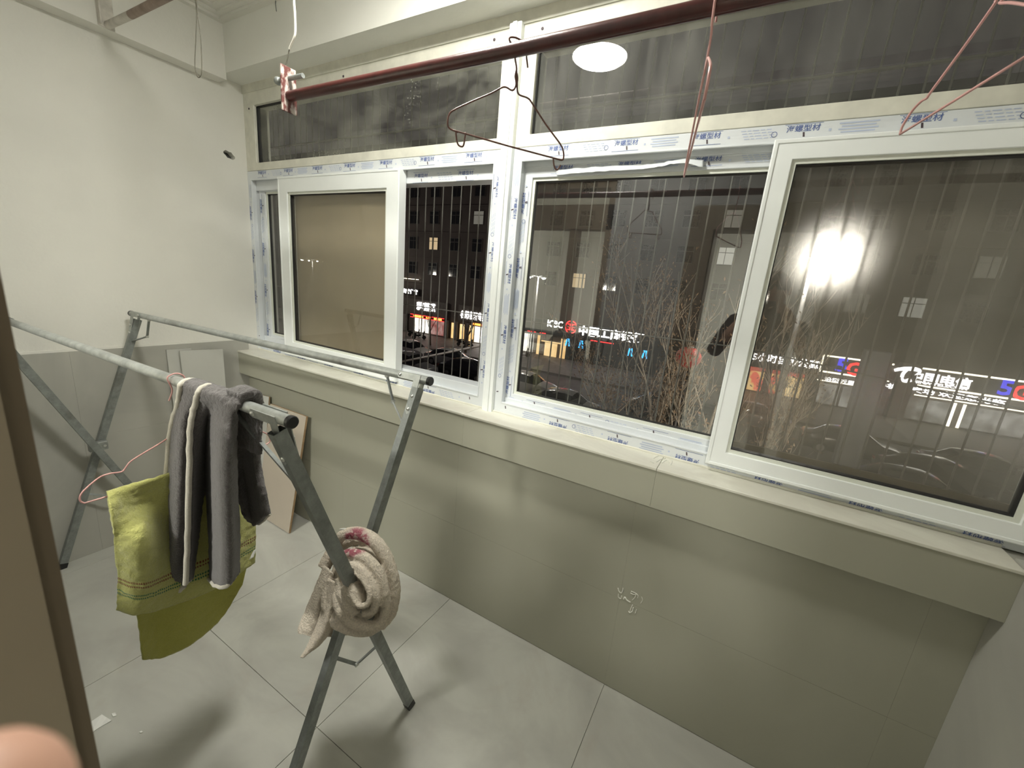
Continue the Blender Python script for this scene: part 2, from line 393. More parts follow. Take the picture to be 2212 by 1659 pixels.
# inner wall with doorway and inner window, seen mirrored in the panes
DX0, DX1, DZ = -.415, .42, 2.06
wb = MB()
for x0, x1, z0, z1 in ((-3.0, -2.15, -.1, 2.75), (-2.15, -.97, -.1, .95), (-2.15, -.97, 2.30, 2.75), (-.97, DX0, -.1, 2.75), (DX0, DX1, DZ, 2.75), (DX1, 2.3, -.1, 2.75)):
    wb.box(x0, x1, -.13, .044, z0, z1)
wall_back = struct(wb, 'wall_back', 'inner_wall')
df = MB()
df.box(DX0-.02, DX0+.118, -.14, .0435, -.004, DZ); df.box(DX1-.10, DX1+.02, -.14, .052, -.004, DZ)
df.box(DX0-.02, DX1+.02, -.14, .052, DZ-.08, DZ+.06)
door = struct(df, 'door_1', 'brown_door')
MB().box(DX0-.03, DX0+.1095, .040, .0525, -.004, DZ+.05).build('door_casing', 'brown_dark', door)  # darker brown paints in the shade of the jamb's turned-away strip
w5 = empty('window_5', (-1.56, -.04, .95), kind='structure')
MB().ring(-2.15, -.97, .95, 2.30, .05, -.09, .02).build('frame', 'brown_dark', w5)
MB().box(-2.15, -.97, -.09, .02, 1.97, 2.14).build('transom_bar', 'brown_dark', w5)
MB().box(-1.30, -1.24, -.08, .01, .95, 1.97).build('mullion', 'brown_dark', w5)
# the lit room behind
room_floor = struct(MB().box(-3.0, 2.3, -3.6, -.14, -.12, 0), 'floor_room', 'floor_tile')
struct(MB().box(-3.12, -3.0, -3.6, -.13, 0, 2.75), 'wall_room_left', 'plaster')
struct(MB().box(2.3, 2.42, -3.6, -.13, 0, 2.75), 'wall_room_right', 'plaster')
struct(MB().box(-.74, -.66, -3.6, -.13, 0, 2.72), 'wall_added_partition', 'plaster')  # added unseen partition, keeps each room lamp to its own opening
struct(MB().box(-3.0, 2.3, -3.72, -3.6, 0, 2.75), 'wall_room_back', 'plaster')
# ------------------------------------------------------------------ lamps of the place
M['lamp'] = emis('lamp_diffuser', (1.0, .985, .90), LAMP_STRENGTH, (.8, .8, .8))
M['lamp_room'] = emis('lamp_room_diffuser', (1.0, .985, .90), ROOM_STRENGTH, (.8, .8, .8))
M['chrome'] = mat('lamp_ring_metal', (.65, .65, .62), .2, 1.0)
def ceiling_lamp(pos, r, m, label):
    e = empty('ceiling_lamp', pos, label, 'ceiling lamp')
    MB().lathe(pos, [(r*.9, .05), (r*.92, .02), (r*.92, .012)], 32).build('base', 'pvc', e, smooth=40)
    MB().lathe(pos, [(r+.012, .030), (r+.014, .004), (r+.002, -.004), (r, .0), (r, .03)], 40).build('trim_ring', 'chrome', e, smooth=40)
    MB().lathe(pos, [(r, .012), (r*.98, -.004), (r*.9, -.012), (r*.6, -.020), (r*.25, -.024), (0.0001, -.025)], 40).build('diffuser', m, e, smooth=60)
    return e
ceiling_lamp(LAMP_POS, .134, 'lamp', 'round glowing ceiling lamp on the balcony ceiling')
ceiling_lamp(Vector((0.50, -1.9, 2.67)), .20, 'lamp_room', 'round ceiling lamp of the room behind the doorway')
ceiling_lamp(Vector((-1.40, -1.5, 2.67)), .20, 'lamp_room', 'round ceiling lamp of the room behind the inner window')
# ------------------------------------------------------------------ printed film
def film_print(b, o, ex, ez, L, h, start=0.0, title=True, two=False):
    """pattern of the protective film: title words, hairlines, arrow marks and rows of small print; indices 0 blue 1 pale 2 dark"""
    pitch = .245; u = -pitch + (start % pitch); ex, ez, o = Vector(ex), Vector(ez), Vector(o)
    def rect(x, y, w, hh, mi, sk=0):
        if x - w/2 < .002 or x + w/2 > L - .002 or abs(y) + hh/2 > h/2 - .0005: return
        put_rect(b, o, ex, ez, x, y, w, hh, mi, sk)
    k = 0
    while u < L + pitch:
        k += 1
        if title and .045 < u < L - .045:
            put_text(b, '海螺型材', o + ex*u + ez*(h*.20), ex, ez, .078, min(.017, h*.42), 0, .012)
            rect(u, h*.45, .088, .0011, 0); rect(u - .002, -h*.38, .09, .0011, 0); rect(u + .002, h*.48, .004, .004, 2)
        rect(u + .004, -h*.18, .0045, min(.012, h*.3), 2, -.0012)
        rect(u + .062, -h*.02, .006, .006, 1)
        for r in range(4):
            y = h*(.30 - .17*r)
            if k % 2:
                rect(u + .122, y, .084 - .012*(r % 2), h*.085, 1)
            else:
                x = u + .092 + .004*r
                for w in (.013, .009, .016, .011, .012): rect(x + w/2, y, w, h*.055, 1); x += w + .004
        if k % 2 == 0 and .02 < u - .045 < L - .02:
            c = o + ex*(u + .178) - ez*(h*.05)
            if u + .19 < L:
                for q in range(10):
                    a0, a1 = 2*math.pi*q/10, 2*math.pi*(q+1)/10; r0, r1 = .0062, .0076
                    if r1 < h/2:
                        b.add([c + ex*(r*math.cos(a)) + ez*(r*math.sin(a)) for r, a in ((r0,a0),(r1,a0),(r1,a1),(r0,a1))], [(0,1,2,3)], 0)
        u += pitch
INK = ['ink_blue', 'ink_pale', 'ink_dark']
X_, Z_ = Vector((1,0,0)), Vector((0,0,1))
# ------------------------------------------------------------------ windows
def pane(p, x0, x1, z0, z1, y, m, name='pane'):
    return MB().box(x0, x1, y-.002, y+.002, z0, z1).build(name, m, p)
def sash(w, x0, x1, z0, z1, y0, y1, wd_, m, glassm, film=False, start=0.0):
    b = MB(); b.ring(x0, x1, z0, z1, wd_, y0, y1); b.ring(x0+.002, x1-.002, z0+.002, z1-.002, .010, y0-.0025, y0+.001)
    s_ = bevel(b.build('sash', m, w), .0025)
    q = wd_
    MB().ring(x0+q-.001, x1-q+.001, z0+q-.001, z1-q+.001, .012, y0+.007, y1-.004).build('glazing_bead', 'pvc_bead', s_)
    MB().ring(x0+q+.009, x1-q-.009, z0+q+.009, z1-q-.009, .005, y0+.013, y1-.008).build('gasket', 'gasket', s_)
    pane(s_, x0+q+.006, x1-q-.006, z0+q+.006, z1-q-.006, (y0+y1)/2+.003, glassm)
    if film:
        b = MB(); y = y0 - .0032; h = q - .012
        film_print(b, (x0+.01, y, z1-q/2), X_, Z_, x1-x0-.02, h, start); film_print(b, (x1-.01, y, z0+q/2), -X_, -Z_, x1-x0-.02, h, start+.07)
        film_print(b, (x0+q/2, y, z0+.03), Z_, -X_, z1-z0-.06, h, .05); film_print(b, (x1-q/2, y, z1-.03), -Z_, X_, z1-z0-.06, h, .13)
        b.build('film_print', INK, s_, fix=False)
    return s_
ZS = 2.035
# left sliding window (opened on the right side)
w1 = empty('window_1', (-1.82, 1.52, .985), kind='structure')
b = MB(); b.ring(XL, -.943, .985, ZS-.001, (.040, .040, .052, .045), YW, 1.500); b.ring(XL, -.943, .985, ZS-.001, (.034, .034, .09, .10), 1.5001, 1.575)
b.ring(XL+.034, -.977, 1.035, 1.99, .006, YW-.003, YW+.004)
bevel(b.build('frame', 'film', w1), .002)
b = MB(); y = YW - .0006
film_print(b, (XL+.05, y, 2.0125), X_, Z_, 1.68, .042, .10); film_print(b, (-.99, y, 1.011), -X_, -Z_, 1.68, .048, .03)
film_print(b, (XL+.02, y, 1.05), Z_, -X_, .92, .034, .02); film_print(b, (-.963, y, 1.99), -Z_, X_, .94, .036, .09)
film_print(b, (-1.44, 1.4998, 1.955), X_, Z_, .44, .050, .06)
b.build('film_print', INK, w1, fix=False)
sash(w1, -2.655, -1.715, 1.035, 1.985, 1.512, 1.548, .055, 'film', 'gl_out', True, .08)
sash(w1, -2.372, -1.462, 1.010, 1.988, 1.452, 1.496, .080, 'pvc', 'gl_left')
sc = MB().ring(-2.36, -1.475, 1.045, 1.980, .022, 1.5015, 1.5085).build('fly_screen', 'film', w1)
MB().box(-2.345, -1.49, 1.5045, 1.5053, 1.06, 1.97).build('mesh', 'screen_tan', sc)
# right sliding window
w2 = empty('window_2', (-.08, 1.52, .985), kind='structure')
b = MB(); b.ring(-.893, .745, .985, ZS-.001, (.036, .04, .052, .045), YW, 1.500); b.ring(-.893, .745, .985, ZS-.001, (.036, .04, .07, .06), 1.5001, 1.575)
b.ring(-.860, .71, 1.034, 1.991, .006, YW-.003, YW+.004)
bevel(b.build('frame', 'film', w2), .002)
b = MB()
film_print(b, (-.85, y, 2.0125), X_, Z_, 1.55, .042, .14); film_print(b, (.70, y, 1.011), -X_, -Z_, 1.55, .048, .06)
film_print(b, (-.8745, y, 1.99), -Z_, X_, .94, .033, .17)
b.build('film_print', INK, w2, fix=False)
sash(w2, -.868, .02, 1.030, 1.982, 1.508, 1.545, .046, 'film', 'gl_clear', True, .16)
sash(w2, -.037, .735, 1.013, 1.990, 1.450, 1.496, .053, 'pvc', 'gl_right')
sc = MB().ring(-.02, .735, 1.045, 1.975, (.02, .02, .035, .03), 1.553, 1.562).build('fly_screen', 'brown_dark', w2)
MB().box(-.01, .73, 1.557, 1.558, 1.05, 1.97).build('mesh', 'screen_grey', sc)
# torn film flap on the right window's top sash rail
G = grid_sheet([[(-.72,1.503,1.957),(-.55,1.500,1.962),(-.40,1.502,1.960),(-.28,1.494,1.966),(-.22,1.499,1.961)],
                [(-.72,1.502,1.940),(-.55,1.494,1.942),(-.40,1.497,1.944),(-.28,1.478,1.950),(-.215,1.488,1.936)]], 40, 6, .0035, 55)
tag(sheet_obj('torn_film', G, 'film', w2, .0005))
# transom windows
def transom(name, x0, x1, wl, glassm, loc):
    w = empty(name, loc, kind='structure')
    b = MB(); b.ring(x0, x1, ZS, 2.435, wl, YW, 1.56); b.ring(x0+wl[0]-.03, x1-wl[1]+.03, ZS+.012, 2.425, (.030,.030,wl[2]-.012,wl[3]-.012), YW+.012, 1.55)
    bevel(b.build('frame', 'pvc_old', w), .0025)
    gx0, gx1, gz0, gz1 = x0+wl[0], x1-wl[1], ZS+wl[2], 2.435-wl[3]
    MB().ring(gx0-.001, gx1+.001, gz0-.001, gz1+.001, .004, 1.492, 1.51).build('gasket', 'gasket', w)
    pane(w, gx0, gx1, gz0, gz1, 1.503, glassm)
    return w
w3 = transom('window_3', XL, -.943, (.10, .035, .040, .068), 'gl_trans_l', (-1.82, 1.52, ZS))
w4 = transom('window_4', -.893, .745, (.060, .04, .042, .080), 'gl_trans_r', (-.08, 1.52, ZS))
for w, spots in ((w3, ((538, 235), (742, 165), (1068, 86))), (w4, ((1172, 62),))):
    for u, v in spots:
        p = onY(u, v, YW); MB().lathe(p + Vector((0, -.002, 0)), [(.0001, -.001), (.005, 0), (.0055, .004)], 10, axis=1).build('screw', 'ink_dark', w)
b = MB().box(-.943, -.893, 1.455, 1.58, .983, 2.436)
b.box(-.927, -.909, 1.449, 1.456, .983, 2.436)
bevel(struct(b, 'trim_6', 'pvc'), .003)
# ================================================================== things on the balcony
HB = 1.23
def yA(x): return .470 + .0327*(x + .756)
def yB(x): return .936 + .0495*(x + .797)
rack = empty('drying_rack', (-1.7, .68, 0), 'folding galvanised steel X-frame drying rack standing on the tile floor', 'drying rack')
def top_bar(x0, x1, fy):
    a, c = Vector((x0, fy(x0), HB)), Vector((x1, fy(x1), HB)); n = 24
    t = MB().tube([a.lerp(c, i/n) for i in range(n+1)], .0130, 18).build('top_bar', 'galv', rack, smooth=40)
    d = (c - a).normalized()
    for p, s_ in ((a, -1), (c, 1)):
        MB().tube([p - d*s_*.004, p + d*s_*.005, p + d*s_*.007], [.0138, .0138, .012], 18).build('end_cap', 'black', t, smooth=40)
    return t
barA = top_bar(-2.60, -.757, yA); barB = top_bar(-2.635, -.800, yB)
def leg(top, foot, inner):
    top, foot = Vector(top), Vector(foot); d = (foot - top).normalized()
    side = Vector((1, 0, 0)); side = (side - d*side.dot(d)).normalized(); nrm = d.cross(side).normalized()
    # C-shaped channel section
    w, h, t = .0145, .0115, .0016
    sec = [(-w,-h),(w,-h),(w,h),(w*.35,h),(w*.35,h-.003),(w-.003,h-.003),(w-.003,-h+t),(-w+.003,-h+t),(-w+.003,h-.003),(-w*.35,h-.003),(-w*.35,h),(-w,h)]
    b = MB(); n = len(sec); L = (foot - top).length
    for q in (top, foot - d*.012):
        for sx, sy in sec: b.v.append(tuple(q + nrm*sx + side*sy*inner))
    for k in range(n): k2 = (k+1) % n; b.f.append((k, k2, n+k2, n+k)); b.m.append(0)
    l = b.build('leg', 'galv_dark', rack)
    MB().bar(foot - d*.030, foot, .031, .025, side).build('foot_cap', 'black', l)
    # the solid web that closes the channel's back
    return l, d, nrm, side
L1t, L1f = onZ(598, 930, 1.205), onZ(886, 1524, .0)
L2t, L2f = onZ(903, 838, 1.205), onZ(608, 1755, .0)
L3t, L3f = onZ(297, 690, 1.205), onZ(133, 1228, .0)
L4t, L4f = onZ(-26, 704, 1.205), onZ(366, 1146, .0)
L4f.x = max(L4f.x, -2.66); L4t.x = max(L4t.x, -2.60)
legs = [leg(L1t, L1f, -1), leg(L2t, L2f, -1), leg(L3t, L3f, -1), leg(L4t, L4f, -1)]
def gusset(bar_in, corner, down, sgn):
    """L-shaped hinge plate: one arm along the bar, the other down the leg"""
    bar_in, corner, down = map(Vector, (bar_in, corner, down)); d1 = (bar_in - corner); d2 = (down - corner)
    b = MB(); nrm = d1.cross(d2).normalized()
    w1 = nrm.cross(d1.normalized()); w1 = w1 if w1.dot(d2) > 0 else -w1
    w2 = nrm.cross(d2.normalized()); w2 = w2 if w2.dot(d1) > 0 else -w2
    h = .010; off = nrm * .0135 * sgn
    P2 = [corner - w1*h - w2*h*.6, bar_in - w1*h, bar_in + d1.normalized()*.008, bar_in + w1*h, corner + w1*h*1.1 + w2*h*1.6, down + w2*h, down + d2.normalized()*.010, down - w2*h]
    n = len(P2)
    for o_ in (off - nrm*.0012, off + nrm*.0012): b.v += [tuple(p + o_) for p in P2]
    b.f = [tuple(range(n)), tuple(range(2*n-1, n-1, -1))] + [(k, (k+1) % n, n+(k+1) % n, n+k) for k in range(n)]; b.m = [0]*len(b.f)
    g = b.build('hinge_plate', 'galv', rack)
    for q in (bar_in - d1.normalized()*.004, corner.lerp(down, .55), down - d2.normalized()*.006):
        MB().tube([q + off, q + off + nrm*sgn*.0045, q + off + nrm*sgn*.006], [.006, .0052, .002], 10).build('rivet', 'rivet', g, smooth=60)
def at_bar(fy, x, dz=0): return Vector((x, fy(x), HB + dz))
for fy, lt, lf, inx in ((yA, L1t, L1f, -.075), (yB, L2t, L2f, -.075), (yB, L3t, L3f, .07), (yA, L4t, L4f, .07)):
    d = (lf - lt).normalized(); c = at_bar(fy, lt.x)
    for s_ in (1, -1): gusset(at_bar(fy, lt.x + inx), c, lt + d*.075, s_)
def stay(pts, name='stay'):
    b = MB()
    for i in range(len(pts)-1): b.bar(pts[i], pts[i+1], .010, .004, (1, .3, .2))
    o = b.build(name, 'galv_dark', rack)
    for p in pts: MB().tube([p + Vector((0,-.005,0)), p + Vector((0,.005,0))], .0065, 10).build('rivet', 'rivet', o)
def lp(a, b_, t): return Vector(a).lerp(Vector(b_), t)
stay([at_bar(yA, -.98, -.013), lp(L1t, L1f, .155)])
stay([at_bar(yB, -.97, -.013), onY(849, 868, yB(-.95)), lp(L2t, L2f, .10)])
stay([at_bar(yB, -2.47, -.013), onY(318, 727, yB(-2.52)), lp(L3t, L3f, .09)])
m1, m2 = lp(L1t, L1f, .655), lp(L2t, L2f, .645)
stay([m1, (m1 + m2)/2 + Vector((0, 0, -.055)), m2], 'lower_stay')
m1, m2 = lp(L4t, L4f, .70), lp(L3t, L3f, .70)
stay([m1, (m1 + m2)/2 + Vector((0, 0, -.04)), m2], 'lower_stay')
def cross_plate(a0, a1, b0, b1, t):
    p = (lp(a0, a1, t) + lp(b0, b1, t))/2
    o = bevel(MB().box(p.x-.014, p.x+.014, p.y-.034, p.y+.034, p.z-.022, p.z+.022).build('pivot_plate', 'galv', rack), .004)
    for dy in (-.02, .02): MB().tube([p + Vector((.014, dy, 0)), p + Vector((.019, dy, 0))], .006, 10).build('rivet', 'rivet', o)
cross_plate(L3t, L3f, L4t, L4f, .5); cross_plate(L1t, L1f, L2t, L2f, .5)
# ------------------------------------------------------------------ fabrics
def terry(name, col, bs=1.0, scale=170, var=.25, stripes=False):
    m, nt, b = newmat(name); b.inputs['Roughness'].default_value = .95; b.inputs['Specular IOR Level'].default_value = .1
    b.inputs['Sheen Weight'].default_value = .35; b.inputs['Sheen Roughness'].default_value = .5
    v = coords(nt, 1.0); f = noise_tex(nt, v, scale, 4, .7); g = noise_tex(nt, v, 9, 3)
    c = ramp(nt, f, [(.3, tuple(x*(1-var) for x in col)), (.7, tuple(min(1, x*(1+var)) for x in col))])
    c = mixrgb(nt, .25, c, ramp(nt, g, [(.35, tuple(x*.85 for x in col)), (.65, tuple(min(1, x*1.12) for x in col))]))
    if stripes:
        tc = nt.nodes.new('ShaderNodeTexCoord'); sp = nt.nodes.new('ShaderNodeSeparateXYZ'); nt.links.new(tc.outputs['UV'], sp.inputs[0])
        wv = nt.nodes.new('ShaderNodeMath'); wv.operation = 'MULTIPLY'; wv.inputs[1].default_value = 420; nt.links.new(sp.outputs[0], wv.inputs[0])
        sn = nt.nodes.new('ShaderNodeMath'); sn.operation = 'SINE'; nt.links.new(wv.outputs[0], sn.inputs[0])
        dash = nt.nodes.new('ShaderNodeMath'); dash.operation = 'GREATER_THAN'; dash.inputs[1].default_value = -.35; nt.links.new(sn.outputs[0], dash.inputs[0])
        def band(p, hw, colr, cc):
            s1 = nt.nodes.new('ShaderNodeMath'); s1.operation = 'SUBTRACT'; s1.inputs[1].default_value = p; nt.links.new(sp.outputs[1], s1.inputs[0])
            ab = nt.nodes.new('ShaderNodeMath'); ab.operation = 'ABSOLUTE'; nt.links.new(s1.outputs[0], ab.inputs[0])
            lt = nt.nodes.new('ShaderNodeMath'); lt.operation = 'LESS_THAN'; lt.inputs[1].default_value = hw; nt.links.new(ab.outputs[0], lt.inputs[0])
            ml = nt.nodes.new('ShaderNodeMath'); ml.operation = 'MULTIPLY'; nt.links.new(lt.outputs[0], ml.inputs[0]); nt.links.new(dash.outputs[0], ml.inputs[1])
            return mixrgb(nt, ml.outputs[0], cc, colr)
        for p, k in stripes: c = band(p, .0055, k, c)
    nt.links.new(c, b.inputs['Base Color']); bump(nt, b, f, bs, .006)
    return m
M['terry_grey'] = terry('fleece_grey', (.125, .115, .112))
M['edging'] = terry('edging_cream', (.58, .55, .47), .4, 300, .12)
M['terry_green'] = terry('terry_lime', (.50, .50, .17), .7, 240, .14, [(.795, (.22, .08, .03)), (.815, (.22, .08, .03)), (.865, (.05, .16, .07)), (.885, (.05, .16, .07))])
M['terry_green_plain'] = terry('lime_cotton', (.42, .41, .10), .3, 240, .10)
# grey towel over the near bar
def P3(u, v, y): return onY(u, v, y)
gt = empty('towel', (-1.1, .47, HB), 'dark grey fleece towel with cream edging draped over the near top bar', 'towel')
def over_bar(x, ang, r=.0185):  # ang 0 = front (-y) side, 180 = back
    a = math.radians(ang); return Vector((x, yA(x) - r*math.cos(a), HB + r*math.sin(a)))
def drape(cols_x, fronts, back_len, name, nu=44, nv=120, r=.0185, backy=.02):
    ctrl = []
    ctrl.append([Vector((x, yA(x) + backy, HB - back_len)) for x in cols_x])
    ctrl.append([Vector((x, yA(x) + backy*.9 + .004, HB - back_len*.5)) for x in cols_x])
    for a in (170, 120, 60, 10): ctrl.append([over_bar(x, a, r) for x in cols_x])
    for row in fronts: ctrl.append(row)
    G = grid_sheet(ctrl, nu, nv, .0022, 95)
    o = sheet_obj(name, G, 'terry_grey', gt, .009)
    return o, G
# left strip
xs1 = [-1.130, -1.098, -1.062]
f1 = [[P3(389, 872, .447), P3(406, 870, .440), P3(424, 872, .448)],
      [P3(374, 925, .437), P3(392, 925, .425), P3(410, 925, .440)],
      [P3(362, 1050, .425), P3(384, 1055, .410), P3(406, 1050, .430)],
      [P3(354, 1170, .417), P3(378, 1180, .398), P3(404, 1170, .425)],
      [P3(349, 1262, .410), P3(366, 1290, .395), P3(402, 1262, .420)]]
o1, G1 = drape(xs1, f1, .10, 'fleece_fold')
# right pleats
xs2 = [-1.055, -1.025, -.995, -.965, -.930, -.905]
f2 = [[P3(425, 876, .440), P3(442, 880, .450), P3(458, 886, .462), P3(476, 895, .448), P3(496, 902, .440), P3(512, 900, .455)],
      [P3(416, 925, .428), P3(432, 930, .445), P3(448, 930, .480), P3(470, 945, .440), P3(492, 955, .425), P3(508, 950, .452)],
      [P3(413, 1050, .415), P3(428, 1050, .450), P3(446, 1050, .492), P3(468, 1055, .435), P3(492, 1060, .415), P3(510, 1055, .460)],
      [P3(410, 1165, .408), P3(424, 1165, .450), P3(445, 1165, .500), P3(470, 1175, .435), P3(496, 1175, .410), P3(515, 1160, .465)],
      [P3(405, 1258, .402), P3(420, 1246, .448), P3(446, 1238, .500), P3(468, 1260, .432), P3(494, 1262, .408), P3(514, 1236, .465)]]
o2, G2 = drape(xs2, f2, .12, 'fleece_fold', 70, 120)
# back flap
fl = [[over_bar(-.955, 60, .026), over_bar(-.93, 62, .026), over_bar(-.905, 60, .026)],
      [over_bar(-.955, 150, .028), over_bar(-.93, 150, .030), over_bar(-.900, 150, .028)],
      [P3(508, 985, .515), P3(532, 985, .535), P3(556, 985, .520)],
      [P3(514, 1065, .515), P3(542, 1070, .545), P3(568, 1060, .520)],
      [P3(528, 1115, .520), P3(552, 1134, .540), P3(578, 1112, .525)]]
G3 = grid_sheet(fl, 34, 60, .002, 95); sheet_obj('fleece_fold', G3, 'terry_grey', gt, .016)
def edge_tube(G, cols=None, rows=None, r=.0066, lift=(.003, -.006, 0)):
    if cols is not None: pts = [G[j][cols] for j in range(0, len(G), 2)] + [G[-1][cols]]
    else: pts = [p for p in G[rows]]
    MB().tube([p + Vector(lift) for p in pts], r, 8).build('cream_edging', 'edging', gt, smooth=90)
edge_tube(G1, cols=0); edge_tube(G1, rows=-1); edge_tube(G2, cols=0); edge_tube(G2, rows=-1, r=.0045); edge_tube(G3, rows=-1, r=.004, lift=(0, .006, 0))
# ------------------------------------------------------------------ hangers
def wire(paths, r, m, e):
    for k, (nm, p) in enumerate(paths): MB().tube(p, r, 8).build(nm, m, e, smooth=90)
XG = -1.205
def gx(pts, n, dx=0): return smooth_path([onX(u, v, XG + dx) for u, v in pts], n)
hg = empty('wire_hanger', (XG, yA(XG), HB), 'pink coated wire hanger hooked on the rack, carrying the lime towel', 'hanger')
top = Vector((XG, yA(XG), HB))
hook = [onX(365, 866, XG), onX(372, 842, XG)] + [top + Vector((0, -.019*math.cos(a), .019*math.sin(a))) for a in [math.radians(q) for q in (25, 60, 95, 130, 165)]] + [top + Vector((0, .018, -.03)), top + Vector((0, .008, -.06)), top + Vector((0, .004, -.10))]
neck = top + Vector((0, .004, -.10))
lsh = [neck] + [onX(u, v, XG) for u, v in ((368, 942), (300, 985), (281, 998), (273, 1008), (263, 1019), (238, 1023), (214, 1032), (183, 1058), (173, 1072), (174, 1083), (182, 1087))]
rsh = [neck] + [onX(u, v, XG) for u, v in ((520, 925), (540, 936), (556, 931), (576, 937), (583, 948), (580, 957), (560, 966))]
wire([('hook', smooth_path(hook, 40)), ('shoulder_wire', smooth_path(lsh, 60)), ('shoulder_wire', smooth_path(rsh, 40)),
      ('trouser_bar', smooth_path([lsh[-1], onX(240, 1070, XG), onX(400, 1022, XG), onX(540, 975, XG), rsh[-1]], 30))], .0019, 'wire_pink', hg)
# lime towel over the trouser bar
lt = empty('towel', (XG, .45, .98), 'lime green terry towel with dashed stripes folded over the pink hanger', 'towel')
def gpt(u, v, dx): return onX(u, v, XG + dx)
fr = [[gpt(232,1070,-.012), gpt(300,1050,-.014), gpt(370,1029,-.012), gpt(450,1003,-.014), gpt(540,975,-.012)],
      [gpt(231,1066,.006), gpt(300,1046,.006), gpt(370,1025,.006), gpt(450,1000,.006), gpt(540,972,.006)],
      [gpt(240,1110,.034), gpt(300,1096,.002), gpt(368,1075,-.002), gpt(455,1050,.012), gpt(545,1020,.020)],
      [gpt(248,1180,.028), gpt(310,1160,.058), gpt(375,1150,.004), gpt(465,1120,.030), gpt(550,1095,.018)],
      [gpt(254,1250,.018), gpt(310,1262,.040), gpt(380,1235,.014), gpt(470,1200,.036), gpt(551,1160,.014)],
      [gpt(252,1316,.014), gpt(300,1327,.032), gpt(385,1303,.014), gpt(470,1268,.034), gpt(549,1215,.012)]]
Gf = grid_sheet(fr, 90, 110, .0022, 70); sheet_obj('front_fold', Gf, 'terry_green', lt, .007)
bk = [[gpt(232,1068,-.010), gpt(300,1048,-.012), gpt(370,1027,-.010), gpt(450,1002,-.012), gpt(540,973,-.010)],
      [gpt(262,1160,-.026), gpt(320,1150,-.034), gpt(380,1140,-.022), gpt(460,1110,-.034), gpt(540,1075,-.022)],
      [gpt(292,1300,-.030), gpt(340,1300,-.044), gpt(395,1285,-.024), gpt(465,1250,-.040), gpt(535,1200,-.024)],
      [gpt(308,1425,-.026), gpt(352,1420,-.044), gpt(415,1390,-.024), gpt(478,1335,-.038), gpt(524,1262,-.022)]]
Gb = grid_sheet(bk, 70, 90, .0016, 60); sheet_obj('back_fold', Gb, 'terry_green_plain', lt, .005)
# small wash label at the lime towel's corner
G = grid_sheet([[gpt(540,1195,.016), gpt(553,1186,.020)], [gpt(532,1212,.018), gpt(548,1204,.022)]], 8, 8)
sheet_obj('wash_label', G, 'paper', lt, .0006)
# ------------------------------------------------------------------ cream towel knotted round the crossing legs
kn = empty('towel', lp(L1t, L1f, .5), 'cream terry towel bundled and tied round the crossing rack legs', 'towel')
C0 = onY(775, 1262, .70); dep = (RM @ (C0 - CAM)).z
def kp(u, v, d): # point at the bundle, d metres nearer to the viewer than the bundle's middle
    z = dep - d; return CAM + RT @ Vector(((u - W/2)/F*z, (v - H/2)/F*z, z))
def terry_knot():
    m, nt, b = newmat('terry_cream'); b.inputs['Roughness'].default_value = .95; b.inputs['Specular IOR Level'].default_value = .1
    v = coords(nt, 1.0); f = noise_tex(nt, v, 210, 4, .7); col = (.72, .64, .53)
    c = ramp(nt, f, [(.3, tuple(x*.8 for x in col)), (.7, tuple(min(1, x*1.2) for x in col))])
    g = nt.nodes.new('ShaderNodeVectorMath'); g.operation = 'DISTANCE'; tc = nt.nodes.new('ShaderNodeTexCoord')
    nt.links.new(tc.outputs['Object'], g.inputs[0]); g.inputs[1].default_value = kp(768, 1172, .045)
    patch = ramp(nt, g.outputs['Value'], [(.034, (1, 1, 1)), (.044, (0, 0, 0))])
    blot = ramp(nt, noise_tex(nt, v, 55, 3), [(.44, (0, 0, 0)), (.50, (1, 1, 1))])
    c = mixrgb(nt, patch, c, (.66, .50, .46)); c = mixrgb(nt, mixrgb(nt, 1.0, patch, blot, 'MULTIPLY'), c, (.42, .14, .17))
    nt.links.new(c, b.inputs['Base Color']); bump(nt, b, f, 1.0, .007); return m
M['terry_cream'] = terry_knot()
b = MB()
def roll(pts, r, n=26):
    P_ = smooth_path([kp(*p) for p in pts], n); rr = [r*(.62 + .38*math.sin(math.pi*min(max(i/(n-1), .12), .88))) for i in range(n)]
    b.tube(P_, rr, 12)
roll([(722,1190,.00),(738,1158,.015),(775,1152,.025),(812,1172,.030),(838,1216,.030),(850,1270,.025),(846,1322,.020),(822,1352,.018)], .020)
roll([(728,1216,.03),(752,1196,.050),(786,1204,.062),(816,1236,.066),(830,1284,.062),(830,1326,.050),(812,1346,.04)], .0165)
roll([(735,1226,.06),(765,1222,.078),(794,1250,.088),(812,1290,.088),(806,1318,.078),(784,1326,.07)], .0125)
roll([(738,1232,.07),(752,1252,.088),(760,1285,.098),(774,1308,.104),(794,1304,.106),(797,1280,.104),(782,1252,.098),(766,1236,.09)], .0075)
roll([(732,1262,.05),(728,1296,.062),(742,1330,.070),(776,1350,.070),(812,1350,.060),(832,1332,.045)], .0155)
roll([(716,1240,.02),(706,1290,.03),(716,1330,.035),(748,1356,.03),(800,1362,.02)], .018)
roll([(700,1225,-.02),(730,1180,-.03),(790,1160,-.035),(835,1220,-.04),(845,1300,-.04),(800,1355,-.03),(735,1345,-.03),(705,1290,-.02)], .026)
